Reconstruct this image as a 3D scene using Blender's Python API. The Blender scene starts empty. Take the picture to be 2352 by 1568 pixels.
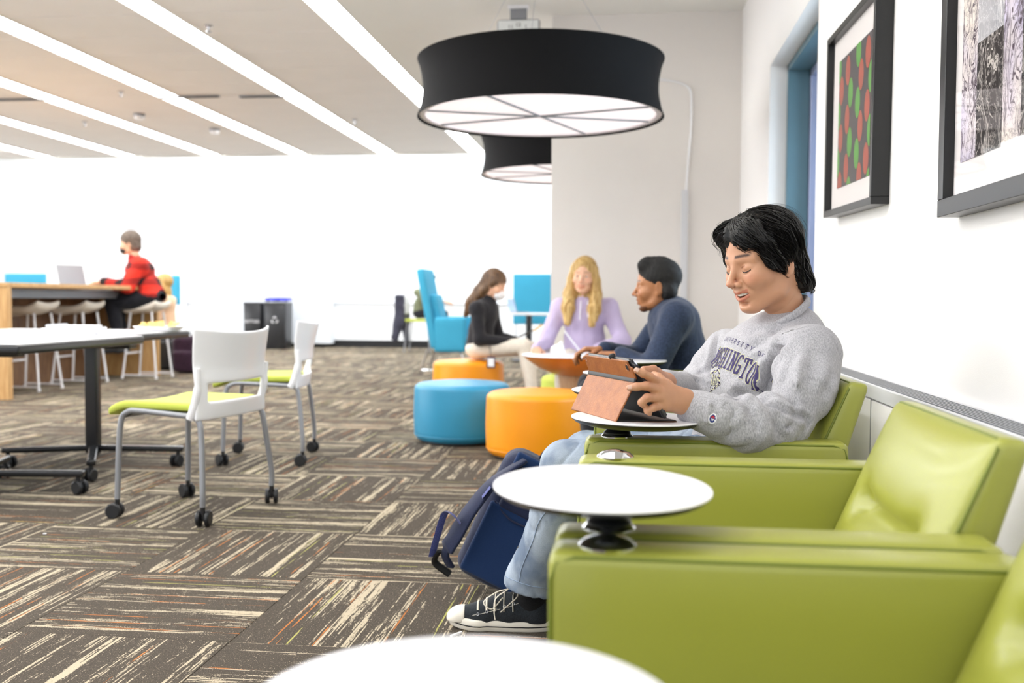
import bpy, bmesh, math, random
import numpy as np
from mathutils import Vector, Matrix, noise as mnoise
from mathutils.bvhtree import BVHTree
random.seed(7); RS = np.random.RandomState(11)
SC = bpy.context.scene
COL = SC.collection
# ------------------------------------------------------------------ camera
FPX, CXP, CYP, CAMH = 2290.0, 1176.0, 784.0, 0.97
def _basis(vx=1445., vy=688., rho=.005):
    y = np.array([(vx-CXP)/FPX, -(vy-CYP)/FPX, 1.]); y /= np.linalg.norm(y)
    z = np.array([rho, 1., 0.]); z[2] = -(y[0]*z[0]+y[1]*z[1])/y[2]; z /= np.linalg.norm(z)
    x = np.cross(z, y)
    if x[0] < 0: x = -x
    return np.array([x, y, z])
CB = _basis()
def at(px, py, X=None, Y=None, Z=None):
    """point of the room seen at a pixel of the photograph, on a plane X=, Y= or Z="""
    d = CB @ np.array([(px-CXP)/FPX, -(py-CYP)/FPX, 1.])
    t = X/d[0] if X is not None else (Y/d[1] if Y is not None else (Z-CAMH)/d[2])
    p = d*t; p[2] += CAMH
    return p
cam = bpy.data.cameras.new('camera'); camo = bpy.data.objects.new('camera', cam); COL.objects.link(camo)
cam.sensor_width = 36; cam.lens = FPX/2352*36; cam.clip_start = .05; cam.clip_end = 200
M = Matrix.Identity(4)
for i in range(3):
    M[i][0] = CB[i][0]; M[i][1] = CB[i][1]; M[i][2] = -CB[i][2]
M.translation = Vector((0, 0, CAMH)); camo.matrix_world = M
cam.dof.use_dof = True; cam.dof.focus_distance = 2.58; cam.dof.aperture_fstop = 2.9
SC.camera = camo
# ------------------------------------------------------------------ world, lights, exposure
SC.view_settings.view_transform = 'Standard'; SC.view_settings.look = 'None'
SC.view_settings.gamma = 1; SC.view_settings.use_curve_mapping = False
SC.view_settings.exposure = 0.47
w = bpy.data.worlds.new('daylight'); SC.world = w; w.use_nodes = True
w.node_tree.nodes['Background'].inputs[0].default_value = (.93, .96, 1, 1)
w.node_tree.nodes['Background'].inputs[1].default_value = 1.2
def area(name, loc, size, power, rot=(0,0,0), col=(1,1,1)):
    l = bpy.data.lights.new(name, 'AREA'); l.shape = 'RECTANGLE'; l.size, l.size_y = size
    l.energy = power; l.color = col
    o = bpy.data.objects.new(name, l); o.location = loc; o.rotation_euler = rot; COL.objects.link(o); return o
area('atrium_fill', (-5.5, 17.8, 4.15), (13, 4), 480, col=(.95,.98,1))  # added light that overexposes the far end; no skylight is modelled
area('window_daylight', (1.75, 5.15, 1.7), (1.0, 1.8), 55, rot=(0, math.radians(78), math.radians(-28)), col=(.9,.95,1))
area('left_fill', (-15.2, 8.5, 1.75), (2.6, 15), 620, rot=(0, math.radians(-98), 0), col=(.97,.98,1))  # added fill to brighten the ceiling; the left wall has no windows
area('overhead_fill', (-1.2, 2.2, 3.05), (2.2, 4.4), 45, col=(1,.985,.96))  # added overhead fill above the near armchairs, not a fixture
STRIP = 13.0     # emission of the ceiling light diffusers
PEND = .50     # emission of the pendant diffusers
# ------------------------------------------------------------------ materials
def lin(c):
    if isinstance(c, str):
        c = [int(c[i:i+2], 16)/255 for i in (0, 2, 4)]
    return tuple(((x/12.92) if x <= .04045 else ((x+.055)/1.055)**2.4) for x in c)
class NT:
    def __init__(s, nt): s.nt = nt
    def n(s, t, **k):
        nd = s.nt.nodes.new(t)
        for a, b in k.items():
            if a.startswith('i_'):
                key = a[2:]; key = int(key) if key.isdigit() else key
                s.put(nd.inputs[key], b)
            else: setattr(nd, a, b)
        return nd
    def put(s, inp, v):
        if isinstance(v, bpy.types.NodeSocket): s.nt.links.new(v, inp)
        elif isinstance(v, (tuple, list)) and len(v) == 3 and inp.type == 'RGBA': inp.default_value = (*v, 1)
        else: inp.default_value = v
    def math(s, op, a, b=0., c=None, clamp=False):
        nd = s.nt.nodes.new('ShaderNodeMath'); nd.operation = op; nd.use_clamp = clamp
        s.put(nd.inputs[0], a); s.put(nd.inputs[1], b)
        if c is not None: s.put(nd.inputs[2], c)
        return nd.outputs[0]
    def xyz(s, x, y=0., z=0.):
        nd = s.nt.nodes.new('ShaderNodeCombineXYZ'); s.put(nd.inputs[0], x); s.put(nd.inputs[1], y); s.put(nd.inputs[2], z); return nd.outputs[0]
    def sep(s, v):
        nd = s.nt.nodes.new('ShaderNodeSeparateXYZ'); s.put(nd.inputs[0], v); return nd.outputs
    def noise(s, v, scale=1., detail=2., rough=.5):
        nd = s.nt.nodes.new('ShaderNodeTexNoise'); s.put(nd.inputs['Vector'], v); nd.inputs['Scale'].default_value = scale
        nd.inputs['Detail'].default_value = detail; nd.inputs['Roughness'].default_value = rough; return nd.outputs[0]
    def mix(s, f, a, b):
        nd = s.nt.nodes.new('ShaderNodeMix'); nd.data_type = 'RGBA'
        s.put(nd.inputs[0], f); s.put(nd.inputs[6], a); s.put(nd.inputs[7], b); return nd.outputs[2]
    def ramp(s, f, lo, hi):
        nd = s.nt.nodes.new('ShaderNodeMapRange'); nd.interpolation_type = 'SMOOTHSTEP'
        s.put(nd.inputs[0], f); nd.inputs[1].default_value = lo; nd.inputs[2].default_value = hi; return nd.outputs[0]
    def obj(s): return s.nt.nodes.new('ShaderNodeTexCoord').outputs['Object']
def newmat(name):
    m = bpy.data.materials.new(name); m.use_nodes = True
    nt = m.node_tree; b = nt.nodes['Principled BSDF']; return m, NT(nt), b
def mat(name, col, rough=.5, metal=0., spec=.5, var=.06, nscale=6., bump=0., bscale=200., sheen=0., coat=0., emit=0., ecol=None, trans=0., sub=0.):
    m, N, b = newmat(name); c = lin(col) if isinstance(col, str) else col
    v = N.obj()
    nz = N.noise(v, nscale, 3)
    N.put(b.inputs['Base Color'], N.mix(nz, tuple(max(0, x*(1-var)) for x in c), tuple(min(1, x*(1+var)) for x in c)))
    b.inputs['Roughness'].default_value = rough; b.inputs['Metallic'].default_value = metal
    b.inputs['Specular IOR Level'].default_value = spec
    if sheen: b.inputs['Sheen Weight'].default_value = sheen
    if coat: b.inputs['Coat Weight'].default_value = coat; b.inputs['Coat Roughness'].default_value = .15
    if trans: b.inputs['Transmission Weight'].default_value = trans
    if sub:
        b.inputs['Subsurface Weight'].default_value = sub; b.inputs['Subsurface Radius'].default_value = (.012, .004, .002); b.inputs['Subsurface Scale'].default_value = 1
    if emit:
        N.put(b.inputs['Emission Color'], lin(ecol) if ecol else c); b.inputs['Emission Strength'].default_value = emit
    if bump:
        bn = N.n('ShaderNodeBump'); bn.inputs['Strength'].default_value = 1; bn.inputs['Distance'].default_value = bump
        N.put(bn.inputs['Height'], N.noise(v, bscale, 2)); N.put(b.inputs['Normal'], bn.outputs[0])
    return m
def stripes(N, u, v, seed):
    """carpet yarn pattern: rows run along u; returns colour socket"""
    row = N.math('FLOOR', N.math('MULTIPLY', v, 230.))
    su = N.math('MULTIPLY', seed, 57.)
    wr = N.n('ShaderNodeTexWhiteNoise', noise_dimensions='2D'); N.put(wr.inputs['Vector'], N.xyz(row, N.math('FLOOR', su)))
    dash = N.noise(N.xyz(N.math('ADD', N.math('MULTIPLY', u, 5.), su), N.math('MULTIPLY', row, 7.31), su), 1., 5., .7)
    band = N.noise(N.xyz(N.math('ADD', N.math('MULTIPLY', v, 24.), N.math('MULTIPLY', seed, 91.)), su, N.math('MULTIPLY', u, 1.1)), 1., 1.)
    val = N.math('ADD', N.math('MULTIPLY', dash, .62), N.math('MULTIPLY', band, .60))
    val = N.math('ADD', val, N.math('MULTIPLY', wr.outputs[0], .13))
    spk = N.noise(N.xyz(N.math('MULTIPLY', u, 260.), N.math('MULTIPLY', v, 260.), su), 1., 2.)
    val = N.math('ADD', val, N.math('MULTIPLY', N.math('SUBTRACT', spk, .5), .20))
    f = N.ramp(val, .736, .768)
    base = N.mix(spk, lin('312c27'), lin('61594f'))
    fleck = N.ramp(N.noise(N.xyz(N.math('MULTIPLY', u, 240.), N.math('MULTIPLY', v, 240.), 3.), 1., 1.), .66, .72)
    base = N.mix(fleck, base, lin('a3957f'))
    c = N.mix(f, base, lin('b8ab94'))
    wn = N.n('ShaderNodeTexWhiteNoise', noise_dimensions='2D')
    N.put(wn.inputs['Vector'], N.xyz(N.math('FLOOR', N.math('MULTIPLY', v, 190.)), N.math('MULTIPLY', N.math('FLOOR', N.math('MULTIPLY', seed, 97.)), 3.)))
    dd = N.noise(N.xyz(N.math('MULTIPLY', u, 6.), N.math('MULTIPLY', row, .9), N.math('ADD', su, 9.)), 1., 2.)
    dm = N.ramp(N.math('ADD', dd, N.math('MULTIPLY', N.math('SUBTRACT', spk, .5), .3)), .5, .55)
    c = N.mix(N.math('MULTIPLY', N.math('GREATER_THAN', wn.outputs[0], .968), dm), c, lin('b5713c'))
    c = N.mix(N.math('MULTIPLY', N.math('LESS_THAN', wn.outputs[0], .02), dm), c, lin('a9a560'))
    return c, spk
def carpet_mat(far):
    m, N, b = newmat('carpet_far' if far else 'carpet')
    o = N.sep(N.obj())
    if far:
        T = .65
        gx = N.math('DIVIDE', N.math('ADD', o[0], 1.11), T); gy = N.math('DIVIDE', N.math('SUBTRACT', o[1], 2.665), T)
        fx, fy = N.math('FLOOR', gx), N.math('FLOOR', gy)
        par = N.math('FLOORED_MODULO', N.math('ADD', fx, fy), 2.)
        lx, ly = N.math('MULTIPLY', N.math('FRACT', gx), T), N.math('MULTIPLY', N.math('FRACT', gy), T)
        def sel(a, b2): return N.math('ADD', N.math('MULTIPLY', par, a), N.math('MULTIPLY', N.math('SUBTRACT', 1., par), b2))
        wn = N.n('ShaderNodeTexWhiteNoise', noise_dimensions='2D'); N.put(wn.inputs['Vector'], N.xyz(fx, fy))
        c, spk = stripes(N, sel(lx, ly), sel(ly, lx), wn.outputs[0])
    else:
        rnd = N.n('ShaderNodeObjectInfo').outputs['Random']
        c, spk = stripes(N, o[0], o[1], rnd)
    N.put(b.inputs['Base Color'], c); b.inputs['Roughness'].default_value = .95; b.inputs['Specular IOR Level'].default_value = .15
    bn = N.n('ShaderNodeBump'); bn.inputs['Distance'].default_value = .002; N.put(bn.inputs['Height'], spk); N.put(b.inputs['Normal'], bn.outputs[0])
    return m
def wood_mat(name, c1, c2, axis=0, scale=3.):
    m, N, b = newmat(name); o = N.sep(N.obj()); k = [22., 22., 22.]; k[axis] = 1.6
    v = N.xyz(*[N.math('MULTIPLY', o[i], k[i]) for i in range(3)])
    g = N.noise(v, scale, 4, .6)
    N.put(b.inputs['Base Color'], N.mix(N.ramp(g, .35, .68), lin(c1), lin(c2))); b.inputs['Roughness'].default_value = .45
    return m
def emis(name, col, s, tint=1.):
    m, N, b = newmat(name); c = lin(col)
    b.inputs['Base Color'].default_value = (*c, 1); b.inputs['Roughness'].default_value = .5
    g = N.noise(N.obj(), 1.5, 2)
    N.put(b.inputs['Emission Color'], N.mix(g, tuple(x*.97 for x in c), c)); b.inputs['Emission Strength'].default_value = s
    return m
def glass_mat(name, ior=1.45, col=(1,1,1)):
    m = bpy.data.materials.new(name); m.use_nodes = True; nt = m.node_tree; nt.nodes.clear(); N = NT(nt)
    tr = N.n('ShaderNodeBsdfTransparent'); tr.inputs[0].default_value = (*col, 1)
    gl = N.n('ShaderNodeBsdfGlossy'); gl.inputs['Roughness'].default_value = .01
    fr = N.n('ShaderNodeFresnel'); fr.inputs[0].default_value = ior
    mx = N.n('ShaderNodeMixShader'); N.put(mx.inputs[0], fr.outputs[0]); N.put(mx.inputs[1], tr.outputs[0]); N.put(mx.inputs[2], gl.outputs[0])
    out = N.n('ShaderNodeOutputMaterial'); N.put(out.inputs[0], mx.outputs[0]); return m
MT = dict(
 wallw=mat('wall_paint', 'f1efee', .7, var=.01, bump=.0004, bscale=300),
 wallg=mat('wall_paint_warm', 'e6e1dc', .75, var=.015, bump=.0004, bscale=300),
 wallf=mat('wall_paint_far', 'f4f6f9', .8, var=.01),
 wallpan=mat('wall_panel_pale', 'e6ebf2', .8, var=.01),
 ceil=mat('ceiling_board', 'f7f4f2', .8, var=.03, nscale=2., bump=.0004),
 ceilw=mat('ceiling_plaster', 'eeeeea', .8, var=.01),
 joint=mat('ceiling_joint', 'a59a8c', .9),
 black=mat('black_rubber', '17181b', .45),
 blackp=mat('black_plastic', '1b1c20', .3, coat=.2),
 blackm=mat('black_powder_metal', '141518', .25, spec=.6),
 steel=mat('brushed_steel', 'b9bcc2', .3, metal=.9),
 chrome=mat('chrome', 'e0e2e6', .08, metal=1.),
 silver=mat('silver_paint', '8f9196', .4, metal=.35),
 white=mat('white_laminate', 'f6f5f8', .25, var=.01, coat=.2),
 whitep=mat('white_plastic', 'eeeef1', .32, var=.01),
 green=mat('green_vinyl', '9a9d42', .34, var=.05, nscale=3., bump=.00012, bscale=900., spec=.5, coat=.15),
 greend=mat('green_piping', '6f7a22', .5),
 lime=mat('lime_seat_fabric', 'bcc850', .7, bump=.0003, bscale=700),
 orange=mat('orange_vinyl', 'f49a0b', .42, var=.03, bump=.0001, bscale=700),
 blue=mat('blue_vinyl', '2f8db3', .42, var=.03, bump=.0001, bscale=700),
 cyan=mat('cyan_fabric', '3ba3c7', .8, bump=.0003, bscale=500),
 shade=mat('black_fabric_shade', '0b0b0d', .85, var=.1, bump=.0003, bscale=900, spec=.2),
 shadein=mat('shade_lining', 'e8e2e4', .7),
 frame=mat('picture_frame_black', '0e0f10', .32),
 mat_=mat('picture_mount', 'e7e2e0', .8, var=.01),
 teal=mat('teal_window_frame', '5c7d8b', .4),
 lilac=mat('anodised_profile', '9fa8c8', .35, metal=.3),
 grille=mat('radiator_enamel', 'd3d4d7', .4),
 dark=mat('dark_gap', '1d1d1f', .8),
 woodl=wood_mat('wood_light', 'b48a55', 'cfa873', 2),
 woodd=wood_mat('wood_dark', '6b4a33', '8c6a4c', 2),
 cone=wood_mat('turned_beech', 'a9825f', 'c39f7b', 2),
 orangeu=mat('orange_lacquer', 'f0902c', .35, coat=.3),
 glass=glass_mat('clear_glass', 1.25),
 glassw=glass_mat('window_glass', 1.5, (.85,.92,.97)),
 strip=emis('light_diffuser', 'ffffff', STRIP),
 pend=emis('pendant_diffuser', 'f6eef0', PEND),
 carpet=carpet_mat(False), carpetf=carpet_mat(True),
 clockw=mat('clock_face', 'e4e7e6', .5), ink=mat('black_print', '1c1c20', .6),
 signb=mat('sign_blue_letters', '9fc4de', .6),
)
# ------------------------------------------------------------------ mesh helpers
def link(name, me, m=None, parent=None, smooth=True, wn=False):
    if m is not None:
        for x in (m if isinstance(m, (list, tuple)) else [m]): me.materials.append(x)
    if smooth: me.shade_smooth()
    o = bpy.data.objects.new(name, me); COL.objects.link(o)
    if parent is not None: o.parent = parent
    if wn:
        md = o.modifiers.new('weighted', 'WEIGHTED_NORMAL'); md.keep_sharp = True
    return o
class MB:
    def __init__(s): s.v = []; s.f = []; s.mi = []; s.xf = Matrix.Identity(4); s.cur = 0
    def add(s, vs, fs):
        b = len(s.v)
        s.v += [tuple(s.xf @ Vector(v)) for v in vs]
        s.f += [tuple(b+i for i in f) for f in fs]; s.mi += [s.cur]*len(fs); return s
    def box(s, c, size, bev=0., rot=None, seg=2):
        bm = bmesh.new(); bmesh.ops.create_cube(bm, size=1.)
        for v in bm.verts: v.co = Vector((v.co.x*size[0], v.co.y*size[1], v.co.z*size[2]))
        if bev: bmesh.ops.bevel(bm, geom=bm.edges[:], offset=min(bev, min(size)*.49), segments=seg, profile=.5, affect='EDGES')
        R = Matrix.Identity(4) if rot is None else rot.to_4x4()
        T = Matrix.Translation(Vector(c)) @ R
        bm.verts.index_update()
        s.add([T @ v.co for v in bm.verts], [[v.index for v in f.verts] for f in bm.faces]); bm.free(); return s
    def tube(s, pts, r, seg=10, caps=True, flat=1.):
        pts = [Vector(p) for p in pts]; n = len(pts)
        rr = r if isinstance(r, (list, tuple)) else [r]*n
        t0 = (pts[1]-pts[0]).normalized(); up = Vector((0, 0, 1)) if abs(t0.z) < .9 else Vector((1, 0, 0))
        side = t0.cross(up).normalized(); vs = []
        for i, p in enumerate(pts):
            t = (pts[min(i+1, n-1)]-pts[max(i-1, 0)]).normalized()
            side = (side - t*side.dot(t)).normalized(); u2 = t.cross(side)
            for k in range(seg):
                a = 2*math.pi*k/seg
                vs.append(p + side*math.cos(a)*rr[i] + u2*math.sin(a)*rr[i]*flat)
        fs = [(i*seg+k, i*seg+(k+1) % seg, (i+1)*seg+(k+1) % seg, (i+1)*seg+k) for i in range(n-1) for k in range(seg)]
        if caps: fs += [tuple(reversed(range(seg))), tuple(range((n-1)*seg, n*seg))]
        return s.add(vs, fs)
    def lathe(s, prof, seg=32, c=(0,0,0), ax='z', caps=True):
        vs = []; n = len(prof)
        for r, z in prof:
            for k in range(seg):
                a = 2*math.pi*k/seg; x, y = r*math.cos(a), r*math.sin(a)
                p = (x, y, z) if ax == 'z' else ((z, x, y) if ax == 'x' else (y, z, x))
                vs.append((c[0]+p[0], c[1]+p[1], c[2]+p[2]))
        fs = [(i*seg+k, i*seg+(k+1) % seg, (i+1)*seg+(k+1) % seg, (i+1)*seg+k) for i in range(n-1) for k in range(seg)]
        closed = max(abs(prof[0][0]-prof[-1][0]), abs(prof[0][1]-prof[-1][1])) < 1e-6
        if prof[0][0] > 1e-5 and not closed and caps: fs.append(tuple(reversed(range(seg))))
        if prof[-1][0] > 1e-5 and not closed and caps: fs.append(tuple(range((n-1)*seg, n*seg)))
        return s.add(vs, fs)
    def build(s, name, m, parent=None, smooth=True, wn=False, **kw):
        me = bpy.data.meshes.new(name); me.from_pydata(s.v, [], s.f)
        bm = bmesh.new(); bm.from_mesh(me); bmesh.ops.remove_doubles(bm, verts=bm.verts, dist=1e-6)
        bmesh.ops.recalc_face_normals(bm, faces=bm.faces); bm.to_mesh(me); bm.free()
        if len(set(s.mi)) > 1 and len(me.polygons) == len(s.mi): me.polygons.foreach_set('material_index', s.mi)
        if not wn and smooth: me.set_sharp_from_angle(angle=math.radians(38))
        o = link(name, me, m, parent, smooth, wn)
        for k, v in kw.items(): o[k] = v
        return o
def rbox(size, r, n=(8, 8, 8)):
    """subdivided rounded box: verts (numpy), quads"""
    bm = bmesh.new(); vs = {}; V = []; F = []
    def vid(i, j, k):
        if (i, j, k) not in vs:
            vs[(i, j, k)] = len(V); p = np.array([(i/n[0]-.5)*size[0], (j/n[1]-.5)*size[1], (k/n[2]-.5)*size[2]])
            h = np.array(size)/2; q = np.clip(p, -(h-r), h-r); d = p-q; l = np.linalg.norm(d)
            if l > 1e-9 and (np.abs(d) > 1e-9).sum() > 1: p = q+d/l*r*min(1., 1.)
            V.append(p)
        return vs[(i, j, k)]
    for a in range(3):
        b, c = (a+1) % 3, (a+2) % 3
        for side in (0, n[a]):
            for i in range(n[b]):
                for j in range(n[c]):
                    q = []
                    for di, dj in ((0,0),(1,0),(1,1),(0,1)):
                        ix = [0,0,0]; ix[a] = side; ix[b] = i+di; ix[c] = j+dj; q.append(vid(*ix))
                    F.append(q if side else q[::-1])
    bm.free(); return np.array(V), F
def rgrid(size, r, n):
    """non-uniform rounded box whose grid packs loops into the rounding"""
    h = np.array(size)/2
    def ax(L, m):
        a = r*(1-np.cos(np.linspace(0, math.pi/2, 4)));
        mid = np.linspace(-L+r, L-r, m+1)
        return np.concatenate([-L+a[:-1], mid, (L-a[:-1])[::-1]])
    A = [ax(h[i], n[i]) for i in range(3)]; N_ = [len(x)-1 for x in A]; vs = {}; V = []; F = []
    def vid(ix):
        if ix not in vs:
            vs[ix] = len(V); p = np.array([A[i][ix[i]] for i in range(3)])
            q = np.clip(p, -(h-r), h-r); d = p-q
            if (np.abs(d) > 1e-9).sum() > 1:
                l = np.linalg.norm(d); d = d/l*r
                p = q+d
            V.append(p)
        return vs[ix]
    for a in range(3):
        b, c = (a+1) % 3, (a+2) % 3
        for side in (0, N_[a]):
            for i in range(N_[b]):
                for j in range(N_[c]):
                    q = []
                    for di, dj in ((0,0),(1,0),(1,1),(0,1)):
                        ix = [0,0,0]; ix[a] = side; ix[b] = i+di; ix[c] = j+dj; q.append(vid(tuple(ix)))
                    F.append(q if side else q[::-1])
    return np.array(V), F
def npobj(name, V, F, m, parent=None, **kw):
    me = bpy.data.meshes.new(name); me.from_pydata(np.asarray(V).tolist(), [], F if isinstance(F, list) else F.tolist())
    me.update()
    bm = bmesh.new(); bm.from_mesh(me); bmesh.ops.remove_doubles(bm, verts=bm.verts, dist=1e-6); bmesh.ops.recalc_face_normals(bm, faces=bm.faces); bm.to_mesh(me); bm.free()
    o = link(name, me, m, parent)
    for k, v in kw.items(): o[k] = v
    return o
def thing(name, label, cat, loc=(0,0,0), rz=0., group=None):
    o = bpy.data.objects.new(name, None); COL.objects.link(o); o.empty_display_size = .1
    o.location = tuple(float(x) for x in loc); o.rotation_euler = (0, 0, rz)
    o['label'] = label; o['category'] = cat
    if group: o['group'] = group
    return o
def tag(o, label, cat, group=None):
    o['label'] = label; o['category'] = cat
    if group: o['group'] = group
    return o
def struct(o): o['kind'] = 'structure'; return o
def dup(root, loc, rz, label, group=None):
    r = root.copy(); COL.objects.link(r); r.location = loc; r.rotation_euler = (0, 0, rz); r['label'] = label
    if group: r['group'] = group
    for ch in list(root.children):
        c = ch.copy(); COL.objects.link(c); c.parent = r
        for g in ch.children:
            d = g.copy(); COL.objects.link(d); d.parent = c
    return r
def spl(pts, n=8):
    """Catmull-Rom through points"""
    P = [Vector(p) for p in pts]; P = [P[0]*2-P[1]]+P+[P[-1]*2-P[-2]]; out = []
    for i in range(1, len(P)-2):
        for k in range(n):
            t = k/n; a, b, c, d = P[i-1], P[i], P[i+1], P[i+2]
            out.append(.5*((2*b)+(c-a)*t+(2*a-5*b+4*c-d)*t*t+(3*b-3*c+d-a)*t**3))
    out.append(P[-2]); return out
#@@ROOM
# ================================================================== THE SETTING
XW = .86; YC = 8.05; XC = -.63; ZC = 3.23; YB = 19.3; XL = -15.5
# floor: base slab with the far carpet, then individual carpet tiles where they can be told apart
fl = MB().box(((XL+3)/2+.3, 9.0, -.028), (3-XL+.6, 24., .04)).build('floor', MT['carpetf'], smooth=False); struct(fl)
# (slab top at z=-.008; tiles are 8 mm thick with their pile up to z=0)
TS = .65; tb = MB().box((0, 0, -.004), (TS-.0012, TS-.0012, .008), .0012, seg=1)
tile0 = None; cnt = 0
cells = []
for ix in range(-14, 6):
    for iy in range(-3, 30):
        x, y = -1.11+(ix+.5)*TS, 2.665+(iy+.5)*TS
        if x > 1.0 or y < .9 or y > 12.2: continue
        if x < -.62*y-.5: continue
        if x > .40*y+.6 or x > XW: continue
        if y > YC-.2 and x > XC+.3: continue
        cells.append((y, x, (ix+iy) % 2))
cells.sort(); cells = cells[:298]; tilecells = set((round(c[1], 2), round(c[0], 2)) for c in cells)
for y, x, par in cells:
    if tile0 is None: o = tile0 = tb.build('carpet_tile', MT['carpet'], fl)
    else:
        o = tile0.copy(); COL.objects.link(o)
    o.location = (x, y, 0); o.rotation_euler = (0, 0, 0 if par else math.pi/2)
    cnt += 1
# far carpet beyond the single tiles: one raised field at the same level
fb = MB()
for ix in range(-24, 8):
    for iy in range(-3, 28):
        x, y = -1.11+(ix+.5)*TS, 2.665+(iy+.5)*TS
        if (round(x, 2), round(y, 2)) in tilecells: continue
        fb.box((x, y, -.004), (TS-.0012, TS-.0012, .008))
o = fb.build('carpet_tile_field', MT['carpetf'], fl, smooth=False); o['kind'] = 'stuff'
# right wall with window opening, as separate pieces of one mesh
WY0, WY1, WZ0, WZ1 = 4.82, 6.43, .62, 2.43
b = MB(); TH = .36
b.box((XW+TH/2, (WY0-.6)/2, ZC/2), (TH, WY0+.6, ZC))
b.box((XW+TH/2, (WY1+YC+.6)/2, ZC/2), (TH, YC+.6-WY1, ZC))
b.box((XW+TH/2, (WY0+WY1)/2, WZ0/2), (TH, WY1-WY0, WZ0))
b.box((XW+TH/2, (WY0+WY1)/2, (WZ1+ZC)/2), (TH, WY1-WY0, ZC-WZ1))
struct(b.build('wall_right', MT['wallw'], smooth=False))
# column / return wall facing the camera
struct(MB().box(((XC+XW)/2, YC+.85, ZC/2), (XW-XC, 1.7, ZC)).build('wall_column', MT['wallg'], smooth=False))
struct(MB().box((XW+.2, (YC+1.7+YB+.4)/2, 2.2), (.4, YB+.4-YC-1.7, 4.4)).build('wall_right_far', MT['wallf'], smooth=False))
struct(MB().box(((XL+XW)/2, YB+.2, 2.2), (XW-XL+.4, .4, 4.4)).build('wall_back', MT['wallf'], smooth=False))
struct(MB().box((XL-.1, 9.5, 2.2), (.2, 20., 4.4)).build('wall_left', MT['wallf'], smooth=False))
# window: white reveal lining, deep teal frame, profile and pane
wn = MB()
ri = XW+.11
for (c, s) in (((ri+.06, WY1-.02, (WZ0+WZ1)/2), (.13, .04, WZ1-WZ0)), ((ri+.06, WY0+.02, (WZ0+WZ1)/2), (.13, .04, WZ1-WZ0)),
               ((ri+.06, (WY0+WY1)/2, WZ1-.02), (.13, WY1-WY0, .04)), ((ri+.06, (WY0+WY1)/2, WZ0+.02), (.13, WY1-WY0, .04))):
    wn.box(c, s, .003)
wo = wn.build('window_1', MT['teal'], smooth=False); struct(wo)
g = MB()
for (c, s) in (((ri+.155, WY1-.06, (WZ0+WZ1)/2), (.06, .05, WZ1-WZ0-.08)), ((ri+.155, WY0+.06, (WZ0+WZ1)/2), (.06, .05, WZ1-WZ0-.08)),
               ((ri+.155, (WY0+WY1)/2, WZ1-.06), (.06, WY1-WY0-.08, .05)), ((ri+.155, (WY0+WY1)/2, WZ0+.06), (.06, WY1-WY0-.08, .05))):
    g.box(c, s, .006)
g.build('window_profile', MT['lilac'], wo, smooth=False)
g = MB()
for yy in (WY1-.035, WY0+.035): g.box((ri+.13, yy, (WZ0+WZ1)/2), (.012, .012, WZ1-WZ0-.06))
for zz in (WZ1-.035, WZ0+.035): g.box((ri+.13, (WY0+WY1)/2, zz), (.012, WY1-WY0-.06, .012))
g.build('window_gasket', MT['black'], wo, smooth=False)
MB().box((ri+.16, (WY0+WY1)/2, (WZ0+WZ1)/2), (.008, WY1-WY0-.16, WZ1-WZ0-.16)).build('window_pane', MT['glassw'], wo, smooth=False)
# ceilings
SX = [-2.36 - 1.415*i for i in range(9)]      # centre lines of the light strips
SW = .235
struct(MB().box(((SX[0]+SW/2+XW)/2, 7.5, ZC+.1), (XW-SX[0]-SW/2, 16., .2)).build('ceiling', MT['ceilw'], smooth=False))
cg = MB().box(((XL+SX[0])/2, 7.5, ZC+.16), (SX[0]+.15-XL, 16., .1)).build('ceiling_grid', MT['joint'], smooth=False); struct(cg)
struct(MB().box(((XL+XW)/2, 17.6, 4.45), (XW-XL+.4, 4.4, .1)).build('ceiling_atrium', MT['ceilw'], smooth=False))
struct(MB().box(((XL+XW)/2, 15.52, 3.82), (XW-XL+.4, .06, 1.18)).build('wall_bulkhead', MT['ceilw'], smooth=False))
PW = 1.415-SW-.02; PD = .635; p0 = None; Y0P = 5.165
for i in range(len(SX)):
    xc = SX[i]-1.415/2
    if xc < -12.5: continue
    for j in range(-2, 17):
        y = Y0P+(j+.5)*PD
        if y > 15.45 or xc < -.62*y-1.2: continue
        if p0 is None: o = p0 = MB().box((0, 0, .025), (PW, PD-.014, .03), .003, seg=1).build('ceiling_panel', MT['ceil'], cg, wn=True)
        else: o = p0.copy(); COL.objects.link(o)
        o.location = (xc, y, ZC); o.rotation_euler = (0, 0, 0)
sn = ['white ceiling light strip nearest the black pendant lamps', 'second ceiling light strip left of the pendants, crossing the picture top',
      'third ceiling light strip from the pendants, reaching the upper left corner', 'fourth ceiling light strip from the pendants, entering low on the left edge',
      'fifth ceiling light strip, short and faint near the left edge', 'sixth ceiling light strip, leftmost sliver in the far ceiling']
l0 = None
for i in range(6):
    t = thing('ceiling_light', sn[i], 'light', (SX[i], 0, ZC), 0, 'linear ceiling lights')
    hb = MB()
    for sx in (-1, 1): hb.box((sx*(SW/2+.006), 7.5, .03), (.012, 15.9, .06))
    hb.box((0, 7.5, .1), (SW+.02, 15.9, .02)); hb.build('housing', MT['ceilw'], t, smooth=False)
    for j in range(-4, 8):
        y = Y0P+(j+.5)*PD*2
        if y+PD > 15.5: continue
        if l0 is None: o = l0 = MB().box((0, 0, .012), (SW-.01, PD*2-.022, .012), .003, seg=1).build('diffuser', MT['strip'], t, wn=True)
        else: o = l0.copy(); COL.objects.link(o); o.parent = t
        o.location = (0, y, 0)
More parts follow.
